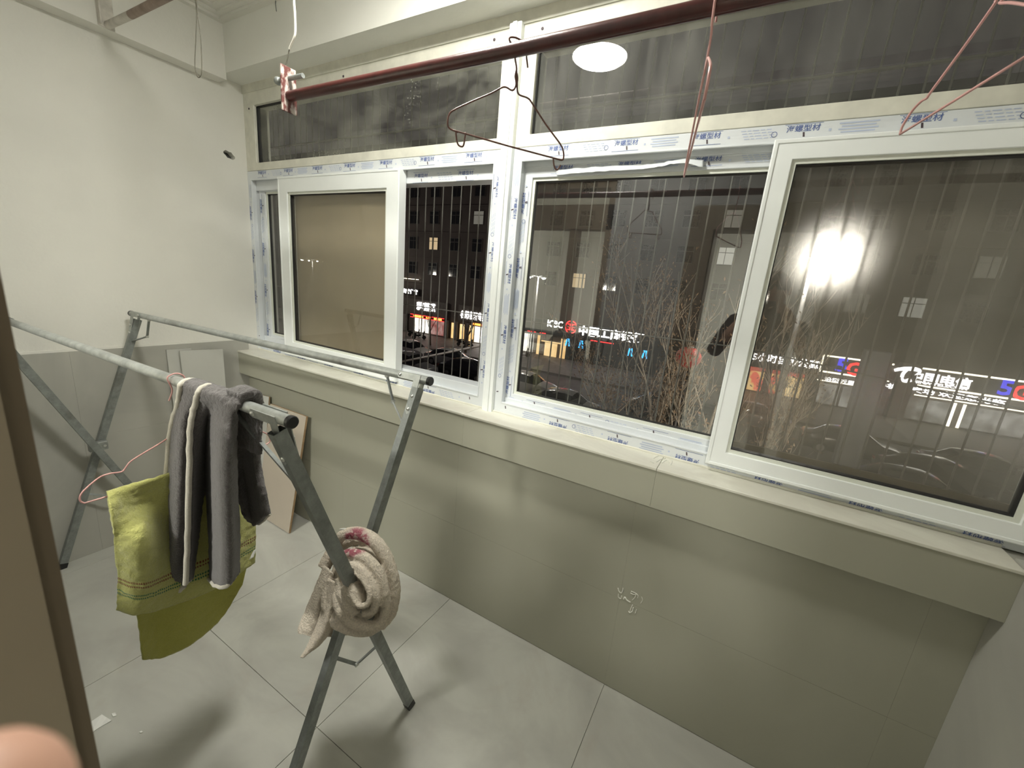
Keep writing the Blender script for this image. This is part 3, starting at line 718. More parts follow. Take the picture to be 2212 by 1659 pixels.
# filled middle
roll([(752,1258,.066),(764,1276,.074),(780,1300,.076)], .030)
roll([(735,1246,.045),(748,1290,.060),(770,1325,.060)], .022)
n0 = len(b.v); Cc = kp(775, 1262, -.005)
for i in range(13):
    th = math.pi*i/12
    for k in range(20):
        ph = 2*math.pi*k/20
        p = Vector((.086*math.sin(th)*math.cos(ph), .108*math.cos(th), .050*math.sin(th)*math.sin(ph)))
        b.v.append(tuple(Cc + RT @ Vector((p.x, p.y, p.z))))
for i in range(12):
    for k in range(20):
        k2 = (k+1) % 20; b.f.append((n0+i*20+k, n0+i*20+k2, n0+(i+1)*20+k2, n0+(i+1)*20+k)); b.m.append(0)
knot = b.build('knotted_bundle', 'terry_cream', kn, smooth=180)
r_ = knot.modifiers.new('merge', 'REMESH'); r_.mode = 'VOXEL'; r_.voxel_size = .0032; r_.use_smooth_shade = True
sm = knot.modifiers.new('soft', 'SMOOTH'); sm.factor = .5; sm.iterations = 1
tx = bpy.data.textures.new('terry_relief', 'CLOUDS'); tx.noise_scale = .012
dm = knot.modifiers.new('nap', 'DISPLACE'); dm.texture = tx; dm.texture_coords = 'GLOBAL'; dm.strength = .0035; dm.mid_level = .5
t1 = [[kp(700,1222,.02), kp(712,1232,.03), kp(722,1240,.03)], [kp(684,1262,.015), kp(700,1268,.035), kp(716,1275,.02)],
      [kp(664,1310,.01), kp(682,1318,.03), kp(704,1325,.012)], [kp(647,1352,.006), kp(668,1360,.026), kp(694,1372,.01)], [kp(645,1368,.006), kp(664,1372,.026), kp(692,1378,.01)]]
sheet_obj('towel_tail', grid_sheet(t1, 24, 50, .0016, 80), 'terry_cream', kn, .006)
t2 = [[kp(710,1250,.035), kp(720,1255,.045), kp(730,1262,.04)], [kp(700,1300,.035), kp(712,1308,.052), kp(724,1312,.035)],
      [kp(684,1352,.035), kp(700,1360,.055), kp(712,1362,.03)], [kp(662,1400,.035), kp(676,1398,.050), kp(690,1392,.03)], [kp(650,1421,.035), kp(655,1419,.040), kp(660,1414,.035)]]
sheet_obj('towel_tail', grid_sheet(t2, 24, 50, .0016, 80), 'terry_cream', kn, .006)
t3 = [[kp(705,1330,-.02), kp(740,1345,-.03), kp(780,1352,-.03)], [kp(698,1374,-.02), kp(735,1374,-.03), kp(776,1362,-.03)]]
sheet_obj('towel_tail', grid_sheet(t3, 20, 16, .0016, 80), 'terry_cream', kn, .006)
tg = [[kp(733,1142,.02), kp(746,1141,.022), kp(759,1146,.02)], [kp(740,1152,.02), kp(750,1150,.024), kp(760,1153,.022)], [kp(737,1166,.025), kp(748,1166,.03), kp(762,1166,.028)]]
sheet_obj('wash_label', grid_sheet(tg, 12, 12), 'paper', kn, .0008)
# ------------------------------------------------------------------ red rod hung from the ceiling, with hangers
YR, ZR = .86, 2.020
rod = empty('clothes_rod', (-.5, YR, ZR), 'dark red painted steel clothes rod hung by a wire before the transom windows', 'clothes rod')
MB().tube([(-1.322, YR, ZR+.004), (-.6, YR, ZR-.002), (.70, YR, ZR)], .0142, 20).build('tube', 'red_pipe', rod, smooth=60)
pl = MB(); pl.box(-1.330, -1.324, YR-.024, YR+.024, ZR-.040, ZR+.082)
pl = bevel(pl.build('end_plate', 'chipped', rod), .002)
MB().tube([(-1.378, YR, ZR+.052), (-1.262, YR+.004, ZR+.052)], .0065, 10).build('bolt', 'galv_dark', pl, smooth=60)
MB().lathe((-1.378, YR, ZR+.052), [(.0001, -.011), (.009, -.008), (.012, 0), (.009, .008), (.005, .011)], 12, axis=0).build('bolt_head', 'galv_dark', pl, smooth=60)
ww = smooth_path([(-1.327, YR, ZR+.052)] + [onY(u, v, YR) for u, v in ((617,148),(622,122),(626,104),(636,80),(638,62),(637,30),(635,0),(634,-60))] + [(-1.275, YR, 2.56), (-1.272, YR, 2.72)], 60)
MB().tube(ww[:18], .0016, 6).build('hanging_wire', 'cable', rod); MB().tube(ww[17:], .0030, 6).build('hanging_wire', 'white_wire', rod)
MB().tube([(.60, YR, ZR), (.604, YR, 2.3), (.60, YR, 2.72)], .0016, 6).build('hanging_wire', 'cable', rod)
def vplane(hx, hy, th):
    n = Vector((-math.sin(th), math.cos(th), 0)); o = Vector((hx, hy, 0))
    def f(u, v):
        d = ray(u, v); t = (o - CAM).dot(n) / d.dot(n); return CAM + d*t
    return f
h1 = empty('wire_hanger', (-.54, YR, 2.03), 'brown wire hanger hooked on the red rod beside the window mullion', 'hanger', 'hangers on the red rod')
f = vplane(-.541, YR, math.radians(38))
hk = [f(1140,146), f(1137,118), (-.520, YR+.017, ZR+.004), (-.530, YR+.012, ZR+.017), (-.541, YR, ZR+.0205), (-.548, YR-.012, ZR+.014), f(1110,107), f(1113,128), f(1116,150), f(1115,178)]
wire([('hook', smooth_path(hk, 50)),
      ('shoulder_wire', smooth_path([f(1116,150), f(1113,165), f(1115,180), f(1112,191), f(1105,195), f(1088,188), f(1060,202), f(1020,219), f(980,238), f(970,249), f(967,268), f(972,278), f(990,286)], 70)),
      ('shoulder_wire', smooth_path([f(1115,152), f(1118,168), f(1117,182), f(1120,203), f(1140,212), f(1150,224), f(1180,270), f(1210,311), f(1217,328), f(1217,343), f(1212,346)], 60)),
      ('trouser_bar', [f(978,281), f(1100,316), f(1213,346)]),
      ('strap_hook', smooth_path([f(985,284), f(986,298), f(990,313), f(1000,316), f(1004,300), f(1006,286)], 20)),
      ('strap_hook', smooth_path([f(1195,342), f(1197,358), f(1203,367), f(1211,357)], 16))], .0019, 'wire_brown', h1)
def std_hanger(hx, th, m, label, roll_=0.0):
    e = empty('wire_hanger', (hx, YR, 2.03), label, 'hanger', 'hangers on the red rod'); d = Vector((math.cos(th), math.sin(th), 0)); o = Vector((hx, YR, ZR))
    def g(a, z): return o + d*(a*math.cos(roll_)) + Vector((0, 0, z - a*math.sin(roll_)))
    n = Vector((0, 1, 0))
    hk = [o + Vector((0, .022, -.014)), o + Vector((0, .019, .006)), o + Vector((0, .008, .020)), o + Vector((0, -.010, .019)), o + Vector((0, -.020, .0)), o + Vector((0, -.012, -.03)), g(0, -.045), g(0, -.085)]
    ps = [('hook', smooth_path(hk, 40))]
    for s_ in (-1, 1):
        ps.append(('shoulder_wire', smooth_path([g(0,-.06), g(.002*s_,-.085), g(.012*s_,-.098), g(.035*s_,-.094), g(.10*s_,-.125), g(.19*s_,-.172), g(.207*s_,-.188), g(.208*s_,-.208), g(.195*s_,-.216)], 50)))
    ps.append(('trouser_bar', [g(-.197,-.216), g(0,-.217), g(.197,-.216)]))
    wire(ps, .0020, m, e); return e
std_hanger(-.150, math.radians(101.5), 'wire_pink', 'pink wire hanger on the red rod, turned edge-on towards the glass')
h3 = empty('wire_hanger', (.26, YR, 2.03), 'pink wire hanger swung askew on the red rod before the right sash', 'hanger', 'hangers on the red rod')
f = vplane(.26, YR, math.atan2(.20, -.09))
wire([('hook', smooth_path([(.26, YR+.02, ZR-.01), (.26, YR+.012, ZR+.017), (.26, YR-.008, ZR+.019), (.26, YR-.019, ZR), (.262, YR-.01, ZR-.04), f(2178,-30)], 40)),
      ('shoulder_wire', smooth_path([f(2178,-40), f(2165,-12), f(2150,3), f(2146,12), f(2080,105), f(2010,200), f(2002,212), f(1990,219), f(1970,240), f(1950,272), f(1944,290)], 60)),
      ('shoulder_wire', smooth_path([f(2178,-40), f(2168,-4), f(2160,6), f(2185,6), f(2230,14), f(2330,40), f(2345,60), f(2320,68)], 40)),
      ('trouser_bar', [f(1944,290), f(2080,206), f(2212,124), f(2320,68)])], .0020, 'wire_pink', h3)
# ------------------------------------------------------------------ older pipe and its bracket under the ceiling, cable loop
op = empty('ceiling_pipe', (-1.0, .885, 2.45), 'old pipe with flaking whitewash held by a bracket on the left beam', 'pipe')
MB().tube([(-2.608, .885, 2.455), (-2.50, .885, 2.452), (-2.38, .885, 2.449)], .014, 14).build('tube_end', 'pipe_white', op, smooth=60)
MB().tube([(-2.385, .885, 2.449), (-1.0, .885, 2.435), (.745, .885, 2.43)], .0142, 14).build('tube', 'pipe_brown', op, smooth=60)
q = MB(); q.box(-2.615, -2.609, .852, .908, 2.442, 2.565); q.box(-2.609, -2.588, .854, .860, 2.446, 2.550)
bevel(q.build('bracket', 'pipe_white', op), .002)
lo = smooth_path([(-1.885, .885, 2.452), onY(424, 20, .868), onY(423, 80, .868), onY(421, 140, .868), onY(426, 164, .868), onY(432, 166, .868), onY(436, 150, .868), onY(434, 90, .868), onY(428, 40, .87), onY(425, 5, .87), (-1.875, .885, 2.452)], 70)
MB().tube(lo, .0016, 6, caps=True).build('cable_loop', 'cable')
tag(COL.objects['cable_loop'], 'thin dark cable looped over the old ceiling pipe', 'cable')
nl = MB().tube([onY(596, -4, 1.352), onY(595, 8, 1.335), onY(597, 24, 1.325)], .0022, 6).build('nail', 'galv_dark')
tag(nl, 'bent nail sticking out of the white beam', 'nail')
# ------------------------------------------------------------------ leaning boards, paper scraps, tape
def slab(name, base0, base1, top0, top1, t, face, edge, label, cat, group=None):
    base0, base1, top0, top1 = map(Vector, (base0, base1, top0, top1)); n = (base1 - base0).cross(top0 - base0).normalized()*t
    b = MB(); P_ = [base0, base1, top1, top0]; b.v = [tuple(p) for p in P_] + [tuple(p + n) for p in P_]
    b.f = [(0,1,2,3), (7,6,5,4), (0,4,5,1), (1,5,6,2), (2,6,7,3), (3,7,4,0)]; b.m = [0, 0, 1, 1, 1, 1]
    return tag(b.build(name, [face, edge]), label, cat, group)
slab('leaning_board', (-2.43, 1.270, .004), (-2.087, 1.264, .004), (-2.41, 1.382, .70), (-2.063, 1.382, .702), .012, 'board', 'board_edge', 'beige board with a brown sawn edge leaning against the tiled parapet', 'board')
slab('leaning_board', (-2.655, 1.318, .004), (-2.460, 1.316, .004), (-2.655, 1.392, .72), (-2.445, 1.392, .735), .008, 'board_grey', 'board_edge', 'grey board leaning in the corner behind the beige one', 'board')
slab('wall_slab', (-2.630, 1.035, .004), (-2.630, 1.235, .004), (-2.668, 1.037, 1.020), (-2.668, 1.250, 1.010), .010, 'board_grey', 'board_grey', 'pale grey tile slab leaning on the left wall, the wider of two', 'slab', 'slabs leaning on the left wall')
slab('wall_slab', (-2.650, .985, .004), (-2.650, 1.10, .004), (-2.688, .985, 1.028), (-2.688, 1.10, 1.025), .008, 'board_grey', 'board_grey', 'narrow pale slab leaning on the left wall behind a wider one', 'slab', 'slabs leaning on the left wall')
def scrap(pts, label):
    b = MB(); P_ = [onZ(u, v, .0022 + .002*(k % 2)) for k, (u, v) in enumerate(pts)]; n = len(P_)
    b.v = [tuple(p) for p in P_] + [tuple(p - Vector((0, 0, .0012))) for p in P_]
    b.f = [tuple(range(n)), tuple(range(2*n-1, n-1, -1))] + [(k, (k+1) % n, n+(k+1) % n, n+k) for k in range(n)]; b.m = [0]*len(b.f)
    return tag(b.build('paper_scrap', 'paper'), label, 'paper', 'paper scraps on the floor')
scrap([(186, 1566), (220, 1543), (231, 1550), (241, 1556), (215, 1571), (196, 1584)], 'torn white paper strip lying on the floor tiles')
scrap([(241, 1541), (249, 1539), (252, 1545), (244, 1548)], 'tiny white paper crumb beside the torn strip')
scrap([(301, 1581), (306, 1578), (309, 1581), (304, 1583)], 'tiny white paper crumb on the open floor')
M['tape'] = glass('clear_tape', .05, (.8, .8, .75), (.95, .95, .92), 1.9, .3, rough=.06)
def tape(name, c, ex, ez, w, h, wob, label):
    ctrl = [[Vector(c) + Vector(ex)*(w*(i/6-.5)) + Vector(ez)*(h*(j/4-.5)) + Vector((0, -.003, .002)) for i in range(7)] for j in range(5)]
    G = grid_sheet(ctrl, 46, 30, wob, 75)
    for r0 in G:
        for p in r0: p.y = min(p.y, Vector(c).y - .0005)
    return tag(sheet_obj(name, G, 'tape', None, 0), label, 'tape')
tp = empty('clear_tape', onY(1360, 1292, YP), 'crumpled bits of shiny clear tape stuck on the olive parapet tile', 'tape')
M['tape_glint'] = mat('tape_glint', (.80, .80, .72), .15, var=.1, spec=.9)  # pale tone draws the light caught on the clear tape
for pts, r in ((((1335,1270),(1337,1277),(1342,1281),(1345,1276),(1346,1270)), .0022), (((1336,1283),(1336,1290),(1341,1293),(1343,1287)), .0018), (((1347,1294),(1350,1290),(1354,1296),(1362,1301)), .0026),
               (((1363,1277),(1372,1281),(1378,1286),(1377,1292)), .0016), (((1362,1281),(1368,1284),(1374,1284)), .0018), (((1374,1284),(1371,1291),(1366,1296)), .0014),
               (((1367,1306),(1363,1314),(1361,1320)), .0018), (((1368,1312),(1366,1320),(1360,1323),(1358,1320)), .0020), (((1375,1316),(1372,1325)), .0014), (((1386,1289),(1388,1296),(1384,1303)), .0014)):
    MB().tube(smooth_path([onY(u, v, YP - .0012) for u, v in pts], 12), r, 6).build('glint', 'tape_glint', tp, smooth=90)
tp = empty('clear_tape', onZ(1435, 985, .989), 'crumpled bits of shiny clear tape lying on the cream window sill', 'tape')
for pts in (((1412,990),(1422,985),(1436,983)), ((1418,998),(1428,992),(1438,990)), ((1430,1000),(1440,994),(1446,1000)), ((1424,975),(1436,978),(1444,984)), ((1405,996),(1412,1000)), ((1446,990),(1452,996),(1449,1004))):
    MB().tube(smooth_path([onZ(u, v, .9902) for u, v in pts], 10), .0013, 6).build('glint', 'tape_glint', tp, smooth=90)
# ================================================================== outside: security grille
M['grille'] = mat('grille_steel', (.21, .20, .18), .5, .0, var=.12)
gr = empty('security_grille', (-1.1, 1.9, .75), 'thin steel security bars fixed outside the whole window', 'grille')
barm = MB().tube([(0, 0, .78), (0, 0, 2.80)], .0034, 6).mesh('bar', 'grille', 60)
x = -3.186
while x < 1.06:
    o = bpy.data.objects.new('bar', barm); COL.objects.link(o); o.parent = gr; o.matrix_parent_inverse = parent_inv(gr); o.location = (x, 1.90, 0); x += .0617
for z in (.79, 2.315, 2.79):
    MB().box(-3.22, 1.06, 1.893, 1.907, z-.0035, z+.0035).build('cross_rail', 'grille', gr)
MB().tube([(-3.2, 1.903, 1.36), (-1.2, 1.903, 1.352), (0, 1.903, 1.368), (.75, 1.903, 1.298), (1.06, 1.903, 1.275)], .0028, 6).build('tie_wire', 'grille', gr)
for x in (-3.22, 1.05):
    for z in (.79, 2.79): MB().box(x-.006, x+.006, 1.57, 1.90, z-.006, z+.006).build('wall_arm', 'grille', gr)
MB().box(-3.25, 1.08, 1.58, 1.62, .76, .80).build('wall_rail', 'grille', gr); MB().box(-3.25, 1.08, 1.60, 1.64, 2.77, 2.81).build('wall_rail', 'grille', gr)
o = MB().tube([onY(838, 787, 1.925), onY(940, 767, 1.925), onY(1062, 742, 1.925)], .0065, 8).build('pole', mat('pale_pole', (.45, .40, .38), .5), smooth=60)
tag(o, 'pale thin pole lying aslant behind the security bars', 'pole')
# our own outer wall below and beside the balcony
struct(MB().box(-14, 12, 1.60, 1.66, -5.96, .80), 'wall_outer', mat('outer_render', (.25, .23, .21), .9))
# ------------------------------------------------------------------ street
ZG, D = -5.96, 40.5
M['asphalt'] = mat('asphalt', (.085, .078, .075), .55, var=.3, scale=1.2, bstr=.1, bscale=30)
M['paving'] = mat('paving', (.16, .145, .135), .6, var=.25, scale=2.0)
M['facade'] = mat('facade_render', (.105, .089, .083), .85, var=.15, scale=.35)
M['dark_stone'] = mat('dark_stone', (.035, .033, .035), .3, var=.3, scale=2)
M['win_dark'] = mat('dark_window', (.02, .022, .025), .08, var=.2, spec=.8)
M['win_frame'] = mat('window_frame_white', (.085, .08, .075), .5)
M['win_warm'] = emis('lit_window_warm', (1.0, .74, .42), .55)
M['win_cool'] = emis('lit_window_cool', (.95, .93, .82), .40)
M['win_dim'] = emis('lit_window_dim', (.85, .80, .66), .16)
street = struct(MB().box(-90, 70, 1.66, 33.0, ZG-.4, ZG), 'street', 'asphalt')
pav = struct(MB().box(-90, 70, 33.0, 41.0, ZG-.4, ZG+.13), 'pavement', 'paving')
MB().box(-90, 70, 32.8, 33.0, ZG-.4, ZG+.15).build('kerb', 'paving', pav)
bld = empty('apartment_building', (-10, D+6, ZG), 'long dark apartment block across the street with shops below', 'building')
MB().box(-75, 45, D+.4, D+12, ZG, 16.5).build('wall', 'facade', bld)
for k in range(5): MB().box(-75, 45, D+.27, D+.41, .55+3.0*k, .72+3.0*k).build('floor_band', 'facade', bld)
MB().box(-75.2, 45.2, D+.27, D+12.2, 16.5, 17.0).build('parapet', 'facade', bld)
frm = MB(); frm.ring(-.72, .72, -.75, .75, .06, -.05, .06); frm.box(-.025, .025, -.05, .05, -.75, .75); frm.box(-.72, .72, -.05, .05, .25, .30)
frm = frm.mesh('window', 'win_frame'); pm = {k: MB().box(-.68, .68, 0, .03, -.71, .71).mesh('pane', k) for k in ('win_dark', 'win_warm', 'win_cool', 'win_dim')}
lit = {(0, 1): 'win_warm', (6, 0): 'win_warm', (10, 1): 'win_cool', (10, 2): 'win_dim', (13, 0): 'win_dim', (14, 0): 'win_cool', (3, 0): 'win_dim', (2, 2): 'win_dim', (15, 1): 'win_dim', (12, 1): 'win_dim'}
for k in range(-1, 17):
    for r in range(4):
        c = (-35.2 + 3.23*k, D+.36, 2.35 + 3.0*r)
        w_ = bpy.data.objects.new('window', frm); COL.objects.link(w_); w_.parent = bld; w_.matrix_parent_inverse = parent_inv(bld); w_.location = c
        p_ = bpy.data.objects.new('pane', pm[lit.get((k, r), 'win_dark')]); COL.objects.link(p_); p_.parent = w_; p_.location = (0, 0, 0)
# ------------------------------------------------------------------ shops
M['e_white'] = emis('sign_white', (1.0, .97, .93), 5.0); M['e_red'] = emis('sign_red', (1.0, .03, .03), 4.0)
M['e_orange'] = emis('ticker_orange', (1.0, .33, .05), 5.0); M['e_blue'] = emis('sign_blue', (.06, .05, 1.0), 2.2)
M['e_cyan'] = emis('panel_cyan', (.05, .45, 1.0), 2.4); M['e_strip'] = emis('light_strip', (1.0, .90, .66), 5.0)
M['shop_white'] = emis_var('shop_window_white', [(.3, (.55, .50, .42)), (.7, (1.0, .96, .85))], 1.8, 1.3)
M['shop_red'] = emis_var('shop_window_red', [(.35, (.40, .10, .08)), (.7, (.72, .45, .40))], .6, 1.4)
M['shop_gold'] = emis_var('shop_window_gold', [(.3, (.80, .48, .18)), (.7, (1.0, .72, .36))], 1.3, .8)
M['shop_yellow'] = emis_var('shop_window_yellow', [(.40, (.95, .17, .10)), (.46, (1.0, .60, .20)), (.75, (1.0, .80, .42))], 1.5, 1.1)
M['shop_grey'] = emis_var('shop_window_grey', [(.35, (.18, .16, .14)), (.5, (.40, .38, .34)), (.7, (.85, .82, .76))], .7, 1.2)
M['fascia'] = mat('fascia_panel', (.11, .095, .085), .5); M['fascia_red'] = mat('fascia_red', (.25, .02, .02), .4)
M['pillar'] = mat('shop_pillar', (.20, .18, .17), .7)
def fp(u, v, y=D): return onY(u, v, y)
def rect_px(u0, v0, u1, v1, y, t=.12):
    a, c = fp(u0, v0, y), fp(u1, v1, y); z0, z1 = sorted((a.z, c.z)); return (min(a.x, c.x), max(a.x, c.x), y, y+t, z0, z1)
def letters(parent, body, uv, w, h, m, y=D-.08, name='sign_letters', bold=.02):
    b = MB(); p = fp(*uv, y); put_text(b, body, p, X_, Z_, w, h, 0, bold)
    o = b.build(name, m, parent, fix=False); s_ = o.modifiers.new('thick', 'SOLIDIFY'); s_.thickness = .06; s_.offset = 0; return o
def shop(label, u, v):
    p = fp(u, v); return empty('shopfront', (p.x, D, ZG+.13), label, 'shop', 'shops across the street')
def box_at(s_, name, m, x0, x1, z0, z1, y0=D-.02, y1=D+.24):
    return MB().box(x0, x1, y0, y1, z0, z1).build(name, m, s_)
Zf0, Zf1 = 1.54 - .128*D, 1.54 - .085*D            # fascia bottom and top
ZP = ZG + .13
# shop with red ticker
s1 = shop('shop with white lettering above a red ticker and white windows', 905, 700)
box_at(s1, 'fascia', 'fascia', -39.5, -32.4, Zf0+.1, Zf1+.35)
box_at(s1, 'ticker', 'fascia_red', -38.2, -32.6, Zf0-.25, Zf0+.18, D-.10, D)
letters(s1, '彩虹烟酒茶', (920, 663), 3.1, 1.05, 'e_white', bold=.03)
b = MB()
for i in range(22):
    if i not in (8, 9, 14, 15): put_rect(b, (-37.6 + .215*i, D-.13, Zf0-.03), X_, Z_, 0, 0, .15, .26)
tk = b.build('ticker_text', 'e_orange', s1, fix=False); MB().box(-38.2, -32.6, D-.115, D-.11, Zf0+.12, Zf0+.17).build('ticker_edge', 'e_red', s1)
MB().box(-38.2, -32.6, D-.115, D-.11, Zf0-.24, Zf0-.19).build('ticker_edge', 'e_red', s1)
for i, (x0, x1, m) in enumerate(((-37.6,-37.0,'shop_white'),(-36.8,-36.0,'shop_white'),(-35.8,-35.1,'shop_white'),(-34.9,-34.2,'shop_red'),(-34.1,-33.4,'shop_red'),(-33.3,-32.6,'shop_red'))):
    box_at(s1, 'window', m, x0, x1, ZP+.15, Zf0-.3, D+.1, D+.2)
for x0 in (-39.3, -32.4): box_at(s1, 'pillar', 'pillar', x0-.25, x0+.25, ZP, Zf0, D-.05, D+.24)
# small upper sign
o = MB(); p = fp(886, 633); put_text(o, '宾馆住宿', p + Vector((0, -.05, .2)), X_, Z_, 2.6, .62, 0, .04)
us = empty('wall_sign', p, 'small white illuminated sign high on the dark facade', 'sign')
o.build('sign_letters', 'e_white', us, fix=False); MB().box(p.x-1.4, p.x+1.4, D-.02, D+.24, p.z-.2, p.z+.6).build('back_panel', 'dark_stone', us)
MB().box(p.x-1.5, p.x+1.4, D-.04, D-.02, p.z+1.75, p.z+1.80).build('light_line', 'e_strip', us)
# second bright shop
s2 = shop('brightly lit shop with white lettering and an orange ticker', 1030, 700)
box_at(s2, 'fascia', 'fascia', -30.6, -25.2, Zf0+.25, Zf1+.35)
letters(s2, '名烟名酒专卖店', (1027, 683), 4.4, .95, 'e_white', bold=.03)
b = MB()
for i in range(14): put_rect(b, (-28.3 + .21*i, D-.13, Zf0+.08), X_, Z_, 0, 0, .15, .24)
box_at(s2, 'ticker', 'fascia_red', -28.5, -25.2, Zf0-.10, Zf0+.25, D-.10, D); b.build('ticker_text', 'e_orange', s2, fix=False)
for x0, x1, m in ((-31.6,-31.0,'shop_gold'),(-30.3,-29.7,'shop_gold'),(-28.9,-28.3,'shop_gold'),(-28.1,-27.4,'shop_white'),(-27.3,-25.4,'shop_white')):
    box_at(s2, 'window', m, x0, x1, ZP+.1, Zf0-.2, D+.1, D+.2)
MB().box(-27.2, -25.5, D+.08, D+.09, ZP+.15, Zf0-.3).build('bright_doorway', 'e_white', s2)
for x0 in (-30.9, -29.2, -25.1): box_at(s2, 'pillar', 'pillar', x0-.2, x0+.2, ZP, Zf0, D-.05, D+.24)
# bank
s3 = shop('bank branch with white lettering, red emblem and gold doors', 1230, 730)
box_at(s3, 'fascia', 'dark_stone', -21.6, -5.2, Zf0+.15, Zf1-.05)
letters(s3, 'ICBC', (1199, 700), 1.75, .72, 'e_white', bold=.012)
letters(s3, '中国工商银行', (1318, 722), 6.6, 1.0, 'e_white', bold=.03)
em = fp(1233.5, 706.5, D-.09); b = MB()
for a0, a1 in ((-75, 75), (105, 255)):
    b.tube([em + Vector((.62*math.cos(math.radians(a)), 0, .62*math.sin(math.radians(a)))) for a in range(a0, a1+1, 10)], .055, 6)
for sx in (-1, 1):
    for z0 in (.28, 0, -.28): b.box(em.x+sx*.24-.14, em.x+sx*.24+.14, em.y-.03, em.y+.03, em.z+z0-.05, em.z+z0+.05)
    b.box(em.x+sx*.12-.045, em.x+sx*.12+.045, em.y-.03, em.y+.03, em.z-.33, em.z+.33)
b.build('emblem', 'e_red', s3)
for x0, x1 in ((-20.9, -19.9), (-19.4, -18.7), (-13.6, -12.9), (-12.7, -11.2)):
    MB().box(x0, x1, D-.10, D-.05, Zf0+.18, Zf0+.25).build('red_line', 'e_red', s3)
pa, pb = fp(1133, 735).x, fp(1183, 745).x
for x0, x1 in ((-21.5,-20.9),(-20.8,-20.2)): box_at(s3, 'window', 'shop_white', x0, x1, ZP+.1, Zf0-.1, D+.1, D+.2)
for x0, x1, m in ((-19.7,-19.4,'shop_gold'),(-18.75,-18.05,'shop_gold'),(-17.9,-17.3,'shop_gold'),(-16.9,-16.3,'shop_gold')):
    box_at(s3, 'door_leaf', m, x0, x1, ZP, Zf0-(.1 if x0 in (-19.7, -16.9) else .75), D+.1, D+.2)
for x0, x1, z0, z1 in ((-19.35,-16.95,Zf0-.7,Zf0-.15),): box_at(s3, 'door_head', 'shop_gold', x0, x1, z0, z0+.12, D+.08, D+.2)
box_at(s3, 'wall_panel', 'dark_stone', -16.2, -5.2, ZP, Zf0+.15, D-.02, D+.24)
for u, v, bodies in ((1237, 741, ((-.55,), (.95,))), (1375, 763, ((-.6,), (.8,)))):
    p = fp(u, v, D-.06)
    for (dx,) in bodies:
        b = MB()
        for q in (-.15, .13): put_rect(b, p + Vector((dx, 0, 0)), X_, Z_, q, 0, .15, .78, 0, .06 if q < 0 else -.05)
        b.build('neon_panel', 'e_cyan', s3, fix=False)
# red and yellow shop
s4 = shop('shop with red and yellow poster windows under white lettering', 1680, 810)
z1 = fp(1640, 795).z; z0 = ZP + .2
box_at(s4, 'fascia', 'fascia', -1.6, 5.2, z1+.1, z1+1.5)
letters(s4, '25小时自助公寓', (1690, 778), 5.0, .75, 'e_white', bold=.02)
for x0, x1 in ((-.6, .75), (.9, 1.95), (2.5, 3.6), (3.7, 4.75)): box_at(s4, 'poster_window', 'shop_yellow', x0, x1, z0, z1-.3, D+.1, D+.2)
for x0, x1 in ((-.6, 1.95), (2.5, 4.75)): MB().box(x0, x1, D+.02, D+.09, z1-.3, z1+.02).build('red_pelmet', emis('pelmet', (1.0, .16, .10), .9) if 'pel' not in M else M['pel'], s4)
# phone shop
s5 = shop('phone shop with glowing light strips, a swirl logo and two-colour signs', 1980, 850)
zt, zb, zl = fp(1785, 768).z, fp(1785, 803).z, fp(1800, 825).z
box_at(s5, 'fascia', 'fascia', 5.6, 10.3, zb, zt); box_at(s5, 'fascia', 'fascia', 11.4, 24, zb, zt)
for x0, x1 in ((5.6, 9.9), (11.5, 24)):
    for zz in (zt, zb): MB().box(x0, x1, D-.10, D-.04, zz-.06, zz+.06).build('light_strip', 'e_strip', s5)
    MB().box(x0, x1 - (1.0 if x1 < 10 else 6.5), D-.10, D-.04, zl-.04, zl+.04).build('light_strip', 'e_strip', s5)
MB().box(5.55, 5.68, D-.10, D-.04, zb, zt).build('light_strip', 'e_strip', s5)
zm = (zt + zb)/2
def two_tone(x):
    b = MB(); put_text(b, '5', (x-.42, D-.12, zm+.06), X_, Z_, .72, 1.05, 0, .03); b.build('sign_letters', 'e_blue', s5, fix=False)
    b = MB(); put_text(b, 'G', (x+.36, D-.11, zm-.10), X_, Z_, .92, 1.05, 0, .03); b.build('sign_letters', 'e_red', s5, fix=False)
    b = MB(); put_rect(b, (x+.86, D-.11, zm+.42), X_, Z_, 0, 0, .16, .30, 0, .12); b.build('sign_accent', 'e_blue', s5, fix=False)
two_tone(fp(1832, 792).x); two_tone(fp(2190, 843).x)
lx_ = fp(1957, 812).x; b = MB()
sw = smooth_path([(lx_-.75, D-.1, zm+.22), (lx_-.30, D-.1, zm+.42), (lx_+.35, D-.1, zm+.50), (lx_+.62, D-.1, zm+.36), (lx_+.40, D-.1, zm+.08), (lx_-.05, D-.1, zm+.02), (lx_-.22, D-.1, zm-.20), (lx_-.05, D-.1, zm-.46), (lx_+.30, D-.1, zm-.30)], 40)
b.tube(sw, [.10 + .07*math.sin(i*.2) for i in range(40)], 8); b.tube(smooth_path([(lx_-.05, D-.1, zm+.48), (lx_-.22, D-.1, zm+.1), (lx_-.24, D-.1, zm-.2)], 14), .13, 8)
b.build('swirl_logo', 'e_white', s5, smooth=90)
letters(s5, '中国电信', (2030, 820), 3.3, .78, 'e_white', bold=.03); letters(s5, 'CHINA TELECOM', (2023, 831), 3.2, .20, 'e_white', bold=.02)
letters(s5, '在手机大卖场 欢迎您光临', (2010, 847), 7.6, .42, 'e_white', bold=.02)
letters(s5, '沿街沂里八字方', (1838, 827), 3.4, .36, 'e_white', bold=.015)
